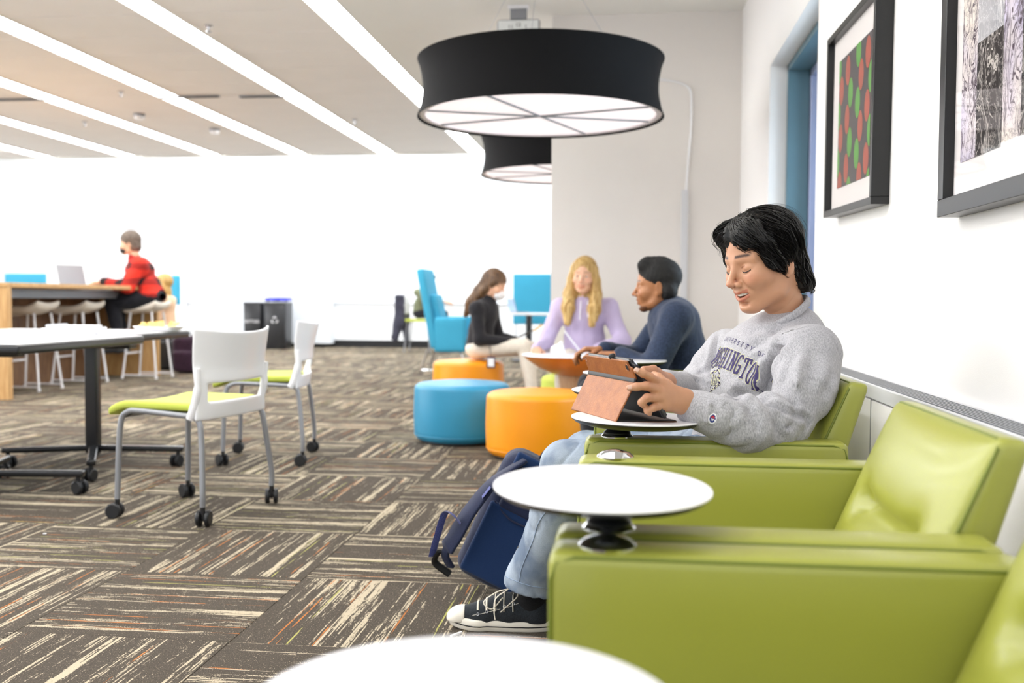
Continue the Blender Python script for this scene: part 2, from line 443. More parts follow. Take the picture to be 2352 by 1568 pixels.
# ceiling fittings
for (px, py, kind, lab) in ((479, 60, 's', 'brass sprinkler head with two white caps in the near ceiling panel'), (278, 211, 's', 'small pale sprinkler head between second and third light strips'),
        (320, 263, 'd', 'round smoke detector with dark base under the ceiling'), (493, 297, 'd', 'small smoke detector farther back beyond the round one'),
        (815, 275, 's', 'tiny sprinkler head right of the far strips'), (195, 280, 's', 'tiny sprinkler head at the left of the far ceiling')):
    p = at(px, py, Z=ZC)
    if kind == 's':
        t = thing('sprinkler_head', lab, 'sprinkler', p)
        MB().lathe([(.0, .01), (.035, .01), (.035, -.004), (.02, -.012), (.0, -.012)], 16).build('escutcheon', MT['chrome'], t)
        MB().lathe([(.008, -.01), (.008, -.04), (.022, -.045), (.022, -.05), (0, -.05)], 12).build('deflector', MT['steel'], t)
    else:
        t = thing('smoke_detector', lab, 'detector', p)
        MB().lathe([(.0, .01), (.07, .01), (.07, -.02), (.0, -.02)], 20).build('base', MT['silver'], t)
        MB().lathe([(.06, -.02), (.062, -.04), (.045, -.06), (0, -.062)], 20).build('cover', MT['whitep'], t)
for (px, py, L, lab) in ((435, 222, .7, 'narrow dark air slot in the ceiling left of the second light strip'), (605, 221, .55, 'narrow dark air slot touching the second light strip'), (30, 228, .8, 'narrow dark air slot at the left edge of the ceiling')):
    p = at(px, py, Z=ZC); t = thing('air_slot', lab, 'vent', p)
    MB().box((0, 0, -.004), (L, .07, .012), .002).build('vent_frame', MT['silver'], t)
    MB().box((0, -.012, -.011), (L-.03, .02, .004)).build('vent_gap', MT['dark'], t); MB().box((0, .015, -.011), (L-.03, .02, .004)).build('vent_gap', MT['dark'], t)
# back wall dressing
struct(MB().box(((XL+XW)/2, YB-.01, .07), (XW-XL, .02, .14)).build('baseboard_back', MT['dark'], smooth=False))
struct(MB().box(((XL+XW)/2, YB-.02, .88), (XW-XL, .04, .03)).build('trim_1', MT['wallpan'], smooth=False))
for k, (xa, xb, ya, yb) in enumerate(((548, 758, 380, 790), (-40, 18, 386, 790))):
    a = at(xa, ya, Y=YB-.3); c = at(xb, yb, Y=YB-.3)
    struct(MB().box(((a[0]+c[0])/2, YB-.15, (a[2]+c[2])/2), (c[0]-a[0], .3, a[2]-c[2]), .02).build('trim_%d' % (k+2), MT['wallpan'], wn=True))
dr = at(250, 525, Y=YB-.05); dl = at(418, 525, Y=YB-.05)
d1 = struct(MB().box(((dr[0]+dl[0])/2, YB-.03, dr[2]/2), (dl[0]-dr[0], .05, dr[2]), .004).build('door_1', MT['white'], wn=True))
MB().box(((dr[0]+dl[0])/2, YB-.05, dr[2]+.04), (dl[0]-dr[0]+.16, .08, .07), .004).build('door_head', MT['wallpan'], d1, wn=True)
for xx in (dr[0]-.04, dl[0]+.04): MB().box((xx, YB-.05, dr[2]/2), (.06, .08, dr[2]), .004).build('door_jamb', MT['wallpan'], d1, wn=True)
# wall lamp and sign
def textmesh(s, size, ext=.002, align='CENTER', spacing=1.):
    cu = bpy.data.curves.new('t', 'FONT'); cu.body = s; cu.size = size; cu.extrude = ext; cu.align_x = align; cu.align_y = 'CENTER'; cu.space_character = spacing
    o = bpy.data.objects.new('t', cu); COL.objects.link(o)
    me = bpy.data.meshes.new_from_object(o.evaluated_get(bpy.context.evaluated_depsgraph_get())); bpy.data.objects.remove(o); bpy.data.curves.remove(cu)
    me.materials.clear()
    return me
FACE = Matrix.Rotation(math.pi/2, 4, 'X')      # text lying in XY turned to face -Y
p = at(322, 503, Y=YB-.06); t = thing('wall_sign', 'pale blue letters reading Room 3 above the far doorway', 'sign', p)
for k_, ch in enumerate('Room 3'):
    if ch != ' ': me = textmesh(ch, .22, .012); me.transform(FACE); o = link('letter', me, MT['signb'], t, smooth=False); o.location = ((k_-2.5)*.125, 0, 0)
p = at(652, 518, Y=YB-.14); t = thing('wall_lamp', 'white wall lamp on the far pale grey column', 'lamp', p)
MB().lathe([(0, -.33), (.17, -.33), (.17, .33), (0, .33)], 24).build('lamp_shade', emis('sconce', 'ffffff', 2.5), t)
MB().lathe([(0, -.36), (.14, -.36), (.14, -.33), (0, -.33)], 24).build('lamp_base', MT['white'], t)
# conduit on the column
def wire(name, pts, r, m, **kw): return MB().tube(pts, r, 8).build(name, m, **kw)
pp = [at(px, py, Y=YC-.012) for px, py in ((1470, 182), (1518, 183), (1560, 190), (1582, 202), (1588, 225), (1587, 300), (1580, 380), (1576, 438))]
o = wire('conduit', spl(pp, 4), .009, MT['whitep']); tag(o, 'thin white cable conduit bending down the column', 'conduit')
a, c = at(1563, 437, Y=YC), at(1580, 680, Y=YC)
o = MB().box(((a[0]+c[0])/2, YC-.015, (a[2]+.2)/2), (.055, .03, a[2]-.2), .004).build('cable_trunking', MT['grille'], wn=True); tag(o, 'upright pale grey cable trunking on the column behind navy shirt', 'trunking')
# radiator cover along the right wall
rt = thing('radiator_cover', 'long white radiator cover with slotted top grille along the wall', 'radiator', (0, 0, 0))
RX0, RZ = .745, .712; RY0, RY1 = .4, 4.15
MB().box((RX0+.006, (RY0+RY1)/2, RZ-.022), (.012, RY1-RY0, .044), .003).build('front_lip', MT['grille'], rt, wn=True)
MB().box((XW-.012, (RY0+RY1)/2, RZ-.006), (.024, RY1-RY0, .014), .002).build('back_rail', MT['white'], rt, wn=True)
MB().box((RX0+.012, (RY0+RY1)/2, (RZ-.05)/2+.02), (.012, RY1-RY0, RZ-.09), .002).build('front_panel', MT['wallw'], rt, wn=True)
for y in (3.2, 2.2): MB().box((RX0+.0055, y, (RZ)/2), (.003, .004, RZ-.06)).build('panel_joint', MT['silver'], rt, smooth=False)
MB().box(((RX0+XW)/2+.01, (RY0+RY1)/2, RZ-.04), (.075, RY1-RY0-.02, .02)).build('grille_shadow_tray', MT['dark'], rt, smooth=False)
MB().box(((RX0+XW)/2, RY1-.006, RZ/2), (XW-RX0, .012, RZ), .002).build('end_panel', MT['wallw'], rt, wn=True)
s0 = None
for i in range(8):
    x = RX0+.020+i*.0105
    if s0 is None: o = s0 = MB().box((0, (RY0+RY1)/2, RZ-.006), (.0034, RY1-RY0-.03, .014), .001, seg=1).build('grille_slat', MT['steel'], rt, wn=True)
    else: o = s0.copy(); COL.objects.link(o)
    o.location = (x, 0, 0)
#@@OBJ
# ================================================================== PICTURES
def ovals(bd, W, Hh):
    pass
def picture(name, label, Y0, Y1, Z0, Z1, tilt, art, depth=.035, fw=.032):
    """frame on the right wall; local x = towards camera (-Y), local y = up, local z = out of wall (-X)"""
    W, Hh = Y1-Y0, Z1-Z0
    t = bpy.data.objects.new(name, None); COL.objects.link(t); t['label'] = label; t['category'] = 'picture'
    R = Matrix(((0, 0, -1), (-1, 0, 0), (0, 1, 0))).to_4x4()
    t.matrix_world = Matrix.Translation((XW-.001, (Y0+Y1)/2, (Z0+Z1)/2)) @ R @ Matrix.Rotation(tilt, 4, 'Z')
    for (cx_, cy_, sx, sy, nm) in ((0, Hh/2-fw/2, W, fw, 'frame_rail'), (0, -Hh/2+fw/2, W, fw, 'frame_rail'), (-W/2+fw/2, 0, fw, Hh-2*fw, 'frame_stile'), (W/2-fw/2, 0, fw, Hh-2*fw, 'frame_stile')):
        MB().box((cx_, cy_, depth/2), (sx, sy, depth), .0015, seg=1).build(nm, MT['frame'], t, wn=True)
    MB().box((0, 0, depth-.030), (W-2*fw, Hh-2*fw, .006)).build('mount', MT['mat_'], t, smooth=False)
    ch0 = set(t.children); art(t, W-2*fw, Hh-2*fw)
    for o_ in set(t.children)-ch0: o_.location.z += depth-.036
    a_, b_ = W/2-fw+.001, Hh/2-fw+.001; MB().add([(-a_, -b_, depth-.014), (a_, -b_, depth-.014), (a_, b_, depth-.014), (-a_, b_, depth-.014)], [(0, 1, 2, 3)]).build('glass', MT['glass'], t, smooth=False)
    return t
m_dark = mat('print_charcoal', '2e2a33', .8, var=.15, nscale=20); m_go = mat('print_green', '4f9a2e', .8, var=.1, nscale=40); m_ro = mat('print_red', 'a8432c', .8, var=.12, nscale=40)
def art1(t, W, H_):
    pw, ph = W*.70, H_*.74; cy_ = -.005
    MB().box((0, cy_, .0105), (pw, ph, .002)).build('print', m_dark, t, smooth=False)
    gb, rb = MB(), MB()
    def disc(b, x, y, r=.050):
        vs = []
        for k in range(24):
            a = 2*math.pi*k/24
            vs.append((min(pw/2, max(-pw/2, x+r*.80*math.cos(a))), cy_+min(ph/2, max(-ph/2, y+r*1.12*math.sin(a))), .0122+(0 if b is gb else .0003)))
        b.add(vs, [tuple(range(24))])
    for i, x in enumerate((-.46, -.16, .16, .44)):
        for j in range(6):
            disc(gb if (i+j) % 2 == 0 else rb, x*pw+(.03 if j % 2 else -.02), (.44-j*.185-(i % 2)*.07)*ph)
    for b, m_, nm in ((gb, m_go, 'green_oval_print'), (rb, m_ro, 'red_oval_print')):
        o = b.build(nm, m_, t, smooth=False); o['kind'] = 'stuff'
def twig_mat(name, bg1, bg2, ln, dens, seed):
    m, N, b = newmat(name); o = N.sep(N.obj())
    wob = N.noise(N.xyz(N.math('MULTIPLY', o[0], 9.), N.math('MULTIPLY', o[1], 5.), seed), 1., 3.)
    v = N.xyz(N.math('ADD', N.math('MULTIPLY', o[0], 34.), N.math('MULTIPLY', wob, 9.)), N.math('MULTIPLY', o[1], 3.2), seed)
    n1 = N.noise(v, 1., 5., .65)
    l1 = N.math('SUBTRACT', 1., N.ramp(N.math('ABSOLUTE', N.math('SUBTRACT', n1, .5)), .006, dens))
    n2 = N.noise(N.xyz(N.math('MULTIPLY', o[0], 25.), N.math('MULTIPLY', o[1], 22.), seed+3.), 1., 6., .7)
    l2 = N.math('SUBTRACT', 1., N.ramp(N.math('ABSOLUTE', N.math('SUBTRACT', n2, .5)), .003, dens*.6))
    bgc = N.mix(N.ramp(N.noise(N.xyz(N.math('MULTIPLY', o[0], 5.), N.math('MULTIPLY', o[1], 3.), seed), 1., 2.), .35, .65), lin(bg1), lin(bg2))
    N.put(b.inputs['Base Color'], N.mix(N.math('MAXIMUM', l1, N.math('MULTIPLY', l2, .7)), bgc, lin(ln))); b.inputs['Roughness'].default_value = .8
    return m
tw1 = twig_mat('print_lilac_twigs', 'cdc6df', 'e6dcd2', '4b3b48', .035, 1.)
tw2 = twig_mat('print_dark_reeds', '17161c', '2c2422', 'cfc7c0', .018, 4.)
tw3 = twig_mat('print_grey_reeds', '9b9ba0', 'b5b3b6', 'e8e6e6', .02, 7.)
def art2(t, W, H_):
    # strips left to right as seen: local x grows towards the camera (to the right in view)
    xs = -W/2+.055; y0, y1 = -.50, .50
    MB().box((xs+.055, (y0+y1)/2, .0105), (.11, y1-y0, .002)).build('print', tw1, t, smooth=False)
    MB().box((xs+.11+.085, (-.23+y1)/2, .0107), (.17, y1+.23, .002)).build('print', tw3, t, smooth=False)
    MB().box((xs+.11+.085, (-.23+y0)/2, .0109), (.17, -.23-y0, .002)).build('print', tw2, t, smooth=False)
    for k in range(1, 4):
        MB().box((xs+.28*k+.055, (y0+y1)/2, .0105), (.11, y1-y0, .002)).build('print', tw1, t, smooth=False)
        if k < 3: MB().box((xs+.28*k+.195, (y0+y1)/2, .0107), (.17, y1-y0, .002)).build('print', tw2 if k % 2 else tw3, t, smooth=False)
picture('framed_picture', 'black framed print of green and red ovals beside the window', 3.46, 4.283, 1.303, 2.03, math.radians(-1.4), art1, depth=.06, fw=.026)
picture('framed_picture', 'larger black framed print of twigs and reeds at the right edge', 1.55, 2.754, 1.19, 2.45, 0., art2, depth=.055, fw=.045)
# ================================================================== PENDANTS AND CLOCK
def pendant(loc, label):
    t = thing('pendant_lamp', label, 'lamp', loc, 0, 'black drum pendants'); R = .75; Hs = .345
    pr = []
    for i in range(13):
        v = i/12; pr.append((R-.035*math.sin(math.pi*v)**.8, Hs*v))
    prof = pr+[(r-.008, z) for r, z in reversed(pr)]+[pr[0]]
    MB().lathe(prof, 72).build('shade', MT['shade'], t)
    MB().lathe([(R-.012, .012), (R-.05, .012), (R-.05, .022), (R-.012, .022), (R-.012, .012)], 72).build('inner_ring', MT['shadein'], t)
    MB().lathe([(0, .02), (R-.045, .02), (R-.045, .026), (0, .026)], 72).build('diffuser', MT['pend'], t)
    MB().lathe([(0, Hs-.02), (R-.03, Hs-.02), (R-.03, Hs-.012), (0, Hs-.012)], 72).build('top_diffuser', MT['shadein'], t)
    for a in (20, 70, 160):
        c_, s_ = math.cos(math.radians(a)), math.sin(math.radians(a))
        MB().tube([(-(R-.05)*c_, -(R-.05)*s_, .0175), ((R-.05)*c_, (R-.05)*s_, .0175)], .008, 6).build('spoke', MT['silver'], t)
    for a in (0, 120, 240):
        c_, s_ = math.cos(math.radians(a+30)), math.sin(math.radians(a+30))
        MB().tube([(.6*c_, .6*s_, Hs-.015), (0, 0, ZC-loc[2]-.03)], .0016, 6).build('suspension_wire', MT['steel'], t)
    MB().lathe([(0, ZC-loc[2]), (.06, ZC-loc[2]), (.06, ZC-loc[2]-.03), (0, ZC-loc[2]-.03)], 20).build('canopy', MT['whitep'], t)
    return t
pendant((-.55, 6.12, 2.07), 'large black drum pendant lamp with pale diffuser, in front of the clock')
pendant((-.58, 8.92, 2.07), 'black drum pendant lamp half hidden behind the column')
p = at(1191, 92, Y=7.75)
t = thing('wall_clock', 'square white clock hanging from a bracket above the pendant', 'clock', (p[0], 7.75, p[2]-.01))
cs = .335
MB().box((0, 0, 0), (cs, .05, cs), .03, seg=3).build('case', MT['silver'], t, wn=True)
MB().box((0, -.0255, 0), (cs-.025, .004, cs-.025), .0015).build('face', MT['clockw'], t, wn=True)
MB().box((0, 0, (cs/2+ZC-(p[2]-.01))/2), (.13, .03, ZC-(p[2]-.01)-cs/2), .003).build('bracket', MT['silver'], t, wn=True)
MB().box((0, 0, ZC-(p[2]-.01)-.012), (.16, .06, .024), .003).build('ceiling_plate', MT['whitep'], t, wn=True)
for k in range(1, 13):
    a = math.radians(90-30*k); me = textmesh(str(k), .043, .0006); me.transform(FACE)
    o = link('numeral', me, MT['ink'], t, smooth=False); o.location = (.118*math.cos(a), -.0285, .118*math.sin(a))
for ang, L, w_ in ((math.radians(52), .10, .004), (math.radians(-70), .075, .006)):
    MB().box((L/2*math.cos(ang), -.031, L/2*math.sin(ang)), (L, .001, w_), rot=Matrix.Rotation(-ang, 3, 'Y')).build('hand', MT['ink'], t, smooth=False)
# ================================================================== ARMCHAIRS  (local: x = away from wall is -x; y = along wall; origin on floor at chair centre)
CW = .73; AW = .092; AH = .65; AX0, AX1 = -.10, .495
def arm_mesh():
    V, F = rgrid((AX1-AX0, AW, AH-.10), .018, (10, 2, 8)); V = V+np.array([(AX0+AX1)/2, 0, (AH+.10)/2]); return V, F
def armchair(y, label, tabs=True, dskew=0., tilt=(0, 0), hz=.04):
    t = thing('armchair', label, 'armchair', (0, y, 0), 0, 'green armchairs along the wall')
    for s in (-1, 1):
        V, F = arm_mesh(); V = V+np.array([0, s*(CW-AW)/2, 0])
        a = npobj('arm', V, F, MT['green'], t)
        # piping along the outer and inner top edges and down the front
        for e in (-1, 1):
            yy = s*(CW-AW)/2+e*(AW/2-.004)
            zt = AH-.0065
            pts = [(AX0+.004, yy, .14), (AX0+.004, yy, zt-.03), (AX0+.012, yy, zt-.008), (AX0+.035, yy, zt), (AX1-.035, yy, zt), (AX1-.012, yy, zt-.008), (AX1-.004, yy, zt-.03), (AX1-.004, yy, .14)]
            MB().tube(pts, .0026, 6).build('piping', MT['greend'], a)
        MB().lathe([(0, .016), (.012, .0155), (.03, .010), (.038, .003), (.038, 0), (0, 0)], 28, (AX0+.075, s*(CW-AW)/2, AH-.001)).build('arm_cap', MT['chrome'], a)
    # seat
    V, F = rgrid((.50, CW-2*AW-.004, .16), .03, (12, 12, 3))
    V[:, 2] += np.where(V[:, 2] > 0, .014*np.cos(np.clip(V[:, 0]/.25, -1, 1)*1.4)*np.cos(np.clip(V[:, 1]/.27, -1, 1)*1.4), 0)
    V = V+np.array([.165, 0, .37]); npobj('seat_cushion', V, F, MT['green'], t)
    # back: wedge leaning to the wall, tufted crease
    bw, bh, bt = CW-2*AW-.004, .48, .05
    V, F = rgrid((bt, bw, bh), .016, (3, 28, 26))
    fr = np.clip((-V[:, 0])/(bt/2), 0, 1)       # 1 on the front face
    vy, vz = V[:, 1]/(bw/2), V[:, 2]/(bh/2)
    puff = .026*(1-np.abs(vy)**4)*(1-np.abs(vz)**4)
    zc = .22
    inner = 1/(1+np.exp((np.abs(vy)-.52)*22))
    cr = np.exp(-((vz-(zc-.02*np.cos(vy*3)))/.085)**2)*inner
    pin = sum(np.exp(-(((vy-s*.55)/.11)**2+((vz-zc)/.13)**2)) for s in (-1, 1))
    fold = .010*np.sin(vz*9)*np.exp(-((np.abs(vy)-.62)/.12)**2)*np.exp(-((vz)/.25)**2)
    V[:, 0] -= fr*(puff-.036*cr-.030*pin+fold)
    # wedge: thicker at the bottom
    V[:, 0] -= fr*(.5-V[:, 2]/bh)*.055
    a = math.radians(17); ca, sa = math.cos(a), math.sin(a)
    x, z = V[:, 0].copy(), V[:, 2]+bh/2
    V[:, 0] = x*ca+z*sa; V[:, 2] = -x*sa*.4+z*ca
    V = V+np.array([.395, 0, .32]); bo = npobj('backrest', V, F, MT['green'], t)
    # seam piping round the front edge of the back
    pts = []
    for yy, zz in [(-1, -1), (-1, -.3), (-1, .3), (-1, .93), (-.93, .985), (-.4, .985), (.4, .985), (.93, .985), (1, .93), (1, .3), (1, -.3), (1, -1)]:
        zq = (zz*bh/2)+bh/2; xq = -bt/2-(.5-zz/2)*.055+.006
        pts.append((xq*ca+zq*sa+.395, yy*(bw/2-.003), -xq*sa*.4+zq*ca+.32))
    MB().tube(pts, .0026, 6).build('piping', MT['greend'], bo)
    MB().box((.27, 0, .235), (.46, CW-2*AW-.01, .11), .01).build('base_frame', MT['blackp'], t, wn=True)
    for sx in (AX0+.06, AX1-.06):
        for s in (-1, 1): MB().lathe([(.022, 0), (.022, .10)], 14, (sx, s*(CW-AW)/2, 0)).build('leg', MT['steel'], t)
    if tabs:
        tx, ty = AX0+.075, -(CW-AW)/2
        tb_ = bpy.data.objects.new('tablet_post', None)
        po = MB().lathe([(0, .004), (.031, .006), (.032, .010), (.027, .015), (.020, .018), (.018, hz-.016), (0, hz-.016)], 28, (tx, ty, AH)).build('tablet_post', MT['blackp'], t)
        R = .153
        prof = [(0, -.022), (.05, -.022), (.11, -.016), (R-.012, -.006), (R, .0), (R, .004), (R-.003, .0055), (0, .0055)]
        d = MB(); d.lathe([(0, -.018), (.06, -.018), (.115, -.014), (R-.010, -.007), (R-.0005, .0005), (R-.0005, .003), (0, .003)], 72)
        rot = Matrix.Rotation(tilt[0], 4, 'X') @ Matrix.Rotation(tilt[1], 4, 'Y')
        ctr = Vector((.02+dskew, ty+.0, AH+hz))
        m1 = d.build('tablet_underside', MT['blackp'], t); m1.matrix_local = Matrix.Translation(ctr) @ rot
        m2 = MB().lathe([(0, .0), (R-.006, .001), (R, .0022), (R, .0042), (R-.0015, .0055), (0, .0055)], 96).build('tablet_top', MT['white'], t); m2.matrix_local = Matrix.Translation(ctr) @ rot
    return t
# chair centre = near-arm centre + .319
NA = (CW-AW)/2
armchair(.655+NA, 'nearest green armchair, cut off at the lower right corner', dskew=-.13, tilt=(math.radians(.5), 0), hz=.034)
armchair(1.395+NA, 'empty green armchair in front of the man in the grey sweatshirt', dskew=-.055, tilt=(math.radians(1.5), math.radians(1.)), hz=.054)
armchair(2.34+NA, 'green armchair in which the man in the grey sweatshirt sits', dskew=.0, tilt=(math.radians(-.5), math.radians(1.2)))
armchair(3.07+NA, 'green armchair right behind the man in the grey sweatshirt', dskew=-.04)
armchair(3.80+NA, 'green armchair fifth from the camera, with a white round tablet', dskew=-.04)
armchair(4.56+NA, 'farthest green armchair in the row, under the man in navy', dskew=.0)
# ================================================================== OTTOMANS
def ottoman(px, y, z, m, label):
    t = thing('ottoman', label, 'ottoman', (px, y, 0), 0, 'round vinyl ottomans'); R = .325; Hh = .415
    pr = [(0, .02), (R-.04, .02), (R-.035, 0), (R-.03, .0)]
    MB().lathe([(0, 0), (R-.05, 0), (R-.05, .03), (0, .03)], 48).build('base', MT['black'], t)
    prof = [(R-.055, .02), (R-.03, .018), (R-.012, .03), (R, .055)]
    for i in range(1, 10): prof.append((R+.006*math.sin(math.pi*i/10), .055+(Hh-.125)*i/10))
    for i in range(0, 9):
        a = math.pi/2*i/8; prof.append((R-.055+.055*math.cos(a), Hh-.055+.04*math.sin(a)))
    for i in range(1, 9): prof.append(((R-.055)*(1-i/8), Hh-.015+.018*math.sin(math.pi/2*i/8)))
    MB().lathe(prof, 72).build('cushion', m, t)
    MB().lathe([(R+.001, .052), (R+.003, .055), (R+.001, .058)], 72).build('welt', m, t)
    return t
p = at(1056, 1028, Z=0); ottoman(p[0]-.04, p[1]+.33, 0, MT['blue'], 'blue round vinyl ottoman left of the two orange ones')
p = at(1237, 1066, Z=0); ottoman(p[0]-.03, p[1]+.33, 0, MT['orange'], 'orange round ottoman right of the blue one, nearest the camera')
ottoman(-1.47, 9.1, 0, MT['orange'], 'orange round ottoman behind the blue one, sat on by the masked woman')
# pedestal table with orange bowl underside
t = thing('round_table', 'round white topped table with orange bowl underside and wooden pedestal', 'table', (-.36, 6.98, 0))
TZ = .585; R = .385
MB().lathe([(0, TZ-.008), (R, TZ-.008), (R+.004, TZ-.003), (R, TZ), (0, TZ)], 72).build('tabletop', MT['white'], t)
MB().lathe([(.0, TZ-.15), (.10, TZ-.15), (.17, TZ-.135), (.27, TZ-.09), (.35, TZ-.035), (R-.004, TZ-.008), (0, TZ-.008)], 72).build('bowl', MT['orangeu'], t)
MB().lathe([(0, 0), (.215, 0), (.215, .012), (.15, .06), (.12, .2), (.115, .34), (.13, TZ-.14), (0, TZ-.14)], 56).build('pedestal', MT['cone'], t)
# ================================================================== SIDE CHAIRS ON CASTERS (local +x = front)
def caster(b_parent, x, y, steer):
    c_ = bpy.data.objects.new('x', None)
    hb = MB(); hb.xf = Matrix.Translation((x, y, 0)) @ Matrix.Rotation(steer, 4, 'Z')
    hb.tube([(0, 0, .085), (0, 0, .055)], .011, 10); hb.box((.012, 0, .045), (.03, .014, .04), .004)
    hb.tube([(.012, -.022, .036), (.012, .022, .036)], .010, 8)
    o = hb.build('caster', MT['blackp'], b_parent)
    for s in (-1, 1):
        w_ = MB(); w_.xf = hb.xf
        w_.lathe([(0, s*.009), (.028, s*.009), (.0345, s*.013), (.0345, s*.024), (.029, s*.029), (0, s*.029)], 22, (.012, 0, .0345), 'y')
        w_.build('wheel', MT['black'], o)
def side_chair(loc, rz, label):
    t = thing('side_chair', label, 'chair', loc, rz, 'white chairs on casters at the training tables')
    # seat pad
    V, F = rgrid((.46, .46, .036), .014, (12, 12, 1))
    V[:, 2] += -.045*np.clip((V[:, 0]-.12)/.12, 0, 1)**2+.012*np.abs(V[:, 1]/.22)**2-.008
    V = V+np.array([.064, 0, .497]); npobj('seat', V, F, MT['lime'], t)
    V, F = rgrid((.42, .40, .012), .005, (10, 10, 1)); V[:, 2] += -.03*np.clip((V[:, 0]-.10)/.11, 0, 1)**2
    V = V+np.array([.02, 0, .472]); npobj('seat_shell', V, F, MT['blackp'], t)
    # side frames: front leg, seat rail, rear leg in one bent tube each
    for s in (-1, 1):
        pts = spl([(.232, s*.245, .085), (.225, s*.24, .30), (.215, s*.235, .43), (.185, s*.232, .468), (.12, s*.23, .476), (-.15, s*.23, .462)], 5)
        MB().tube(pts, .0125, 12).build('front_leg', MT['silver'], t)
        pts = spl([(-.15, s*.232, .462), (-.19, s*.235, .44), (-.205, s*.24, .36), (-.225, s*.262, .16), (-.225, s*.262, .085)], 5)
        MB().tube(pts, .0125, 12).build('rear_leg', MT['silver'], t)
        caster(t, .232, s*.245, random.uniform(-1, 1)); caster(t, -.225, s*.262, random.uniform(-1.5, 1.5))
    # plastic back with opening
    nu, nv = 26, 24; vs = []; fs = []
    for j in range(nv+1):
        v = j/nv; z = .445+.378*v
        wd = .262+.020*max(0, (v-.35)/.65)**1.3-.006*math.sin(math.pi*min(1, v/.4))
        lean = -.186-.022*math.sin(math.pi*.5*min(1, v/.5))-.01*v - .05*max(0, v-.55)**1.3*2
        for i in range(nu+1):
            u = i/nu*2-1
            cv = .085*(u*u)*(.35+.65*v)
            vs.append((lean+cv-.03, u*wd, z+.012*(v > .9)*(u*u)+(.008*u*u if v > .5 else 0)))
    for j in range(nv):
        v = (j+.5)/nv
        for i in range(nu):
            u = (i+.5)/nu*2-1
            if .20 < v < .40 and abs(u) < .80: continue
            a = j*(nu+1)+i; fs.append((a, a+1, a+nu+2, a+nu+1))
    me = bpy.data.meshes.new('backrest'); me.from_pydata(vs, [], fs); o = link('backrest', me, MT['whitep'], t)
    md = o.modifiers.new('s', 'SOLIDIFY'); md.thickness = .013; md.offset = 0
    md = o.modifiers.new('b', 'SUBSURF'); md.levels = 1; md.render_levels = 1
    # raised uprights and the lower band
    for s in (-1, 1):
        MB().tube(spl([(-.155, s*.246, .455), (-.175, s*.250, .50), (-.196, s*.252, .58), (-.200, s*.256, .67)], 5), [.019]*6+[.017]*5+[.013]*5, 10).build('upright', MT['whitep'], t)
    return t
p1, p2, p3, p4 = [at(x, y, Z=0) for x, y in ((453, 1210), (644, 1156), (271, 1189), (438, 1142))]
bk = (p1+p2)/2; ft = (p3+p4)/2; c_ = (bk+ft)/2; side_chair((c_[0]-.005, c_[1], 0), math.atan2(ft[1]-bk[1], ft[0]-bk[0]), 'white plastic chair with lime seat, nearer of the two, at the table corner')
p1, p2, p3, p4 = [at(x, y, Z=0) for x, y in ((705, 1070), (727, 1037), (511, 1070), (551, 1039))]
bk = (p1+p2)/2; ft = (p3+p4)/2; c_ = (bk+ft)/2; side_chair((c_[0]-.005, c_[1], 0), math.atan2(ft[1]-bk[1], ft[0]-bk[0]), 'white plastic chair with lime seat, standing behind the nearer one')
# ================================================================== TRAINING TABLES
def ttable(x0, x1, y0, y1, px, py, rot, label, legs):
    z = .752; t = thing('training_table', label, 'table', (px, py, 0), 0, 'white topped tables with black edges')
    cx_, cy_ = (x0+x1)/2-px, (y0+y1)/2-py
    MB().box((cx_, cy_, z-.02), (x1-x0, y1-y0, .045), .014, seg=3).build('table_edge', MT['blackm'], t, wn=True)
    MB().box((cx_, cy_, z+.0035), (x1-x0-.02, y1-y0-.02, .003), .001).build('tabletop', MT['white'], t, wn=True)
    MB().box((0, 0, (z+.06)/2), (.075, .06, z-.10), .012).build('column', MT['blackm'], t, wn=True)
    MB().box((0, 0, z-.05), (.5, .10, .045), .012).build('mounting_plate', MT['blackm'], t, wn=True)
    MB().box((0, 0, z-.055), (.10, .62, .03), .01).build('cross_bearer', MT['blackm'], t, wn=True)
    for a, L in legs:
        d = Vector((math.cos(a), math.sin(a), 0))
        b_ = MB(); b_.xf = Matrix.Rotation(a, 4, 'Z')
        b_.box((L/2, 0, .105), (L, .048, .032), .008, rot=Matrix.Rotation(math.radians(1.2), 3, 'Y'))
        o = b_.build('foot', MT['blackm'], t, wn=True)
        caster(t, (L-.03)*d.x, (L-.03)*d.y, random.uniform(-2, 2))
    return t
pB = at(215, 1036, Z=.09)
ttable(-4.1, -2.86, 5.36, 6.25, pB[0], pB[1], 0, 'white flip top table with black pedestal behind the nearer chair', [(math.radians(x), .50) for x in (12, 192, -62, 118)])
ttable(-4.2, -2.70, 4.15, 5.32, -3.17, 4.50, 0, 'white flip top table at the left edge, mostly out of frame', [(math.radians(x), .52) for x in (12, 192, -72, 108)])
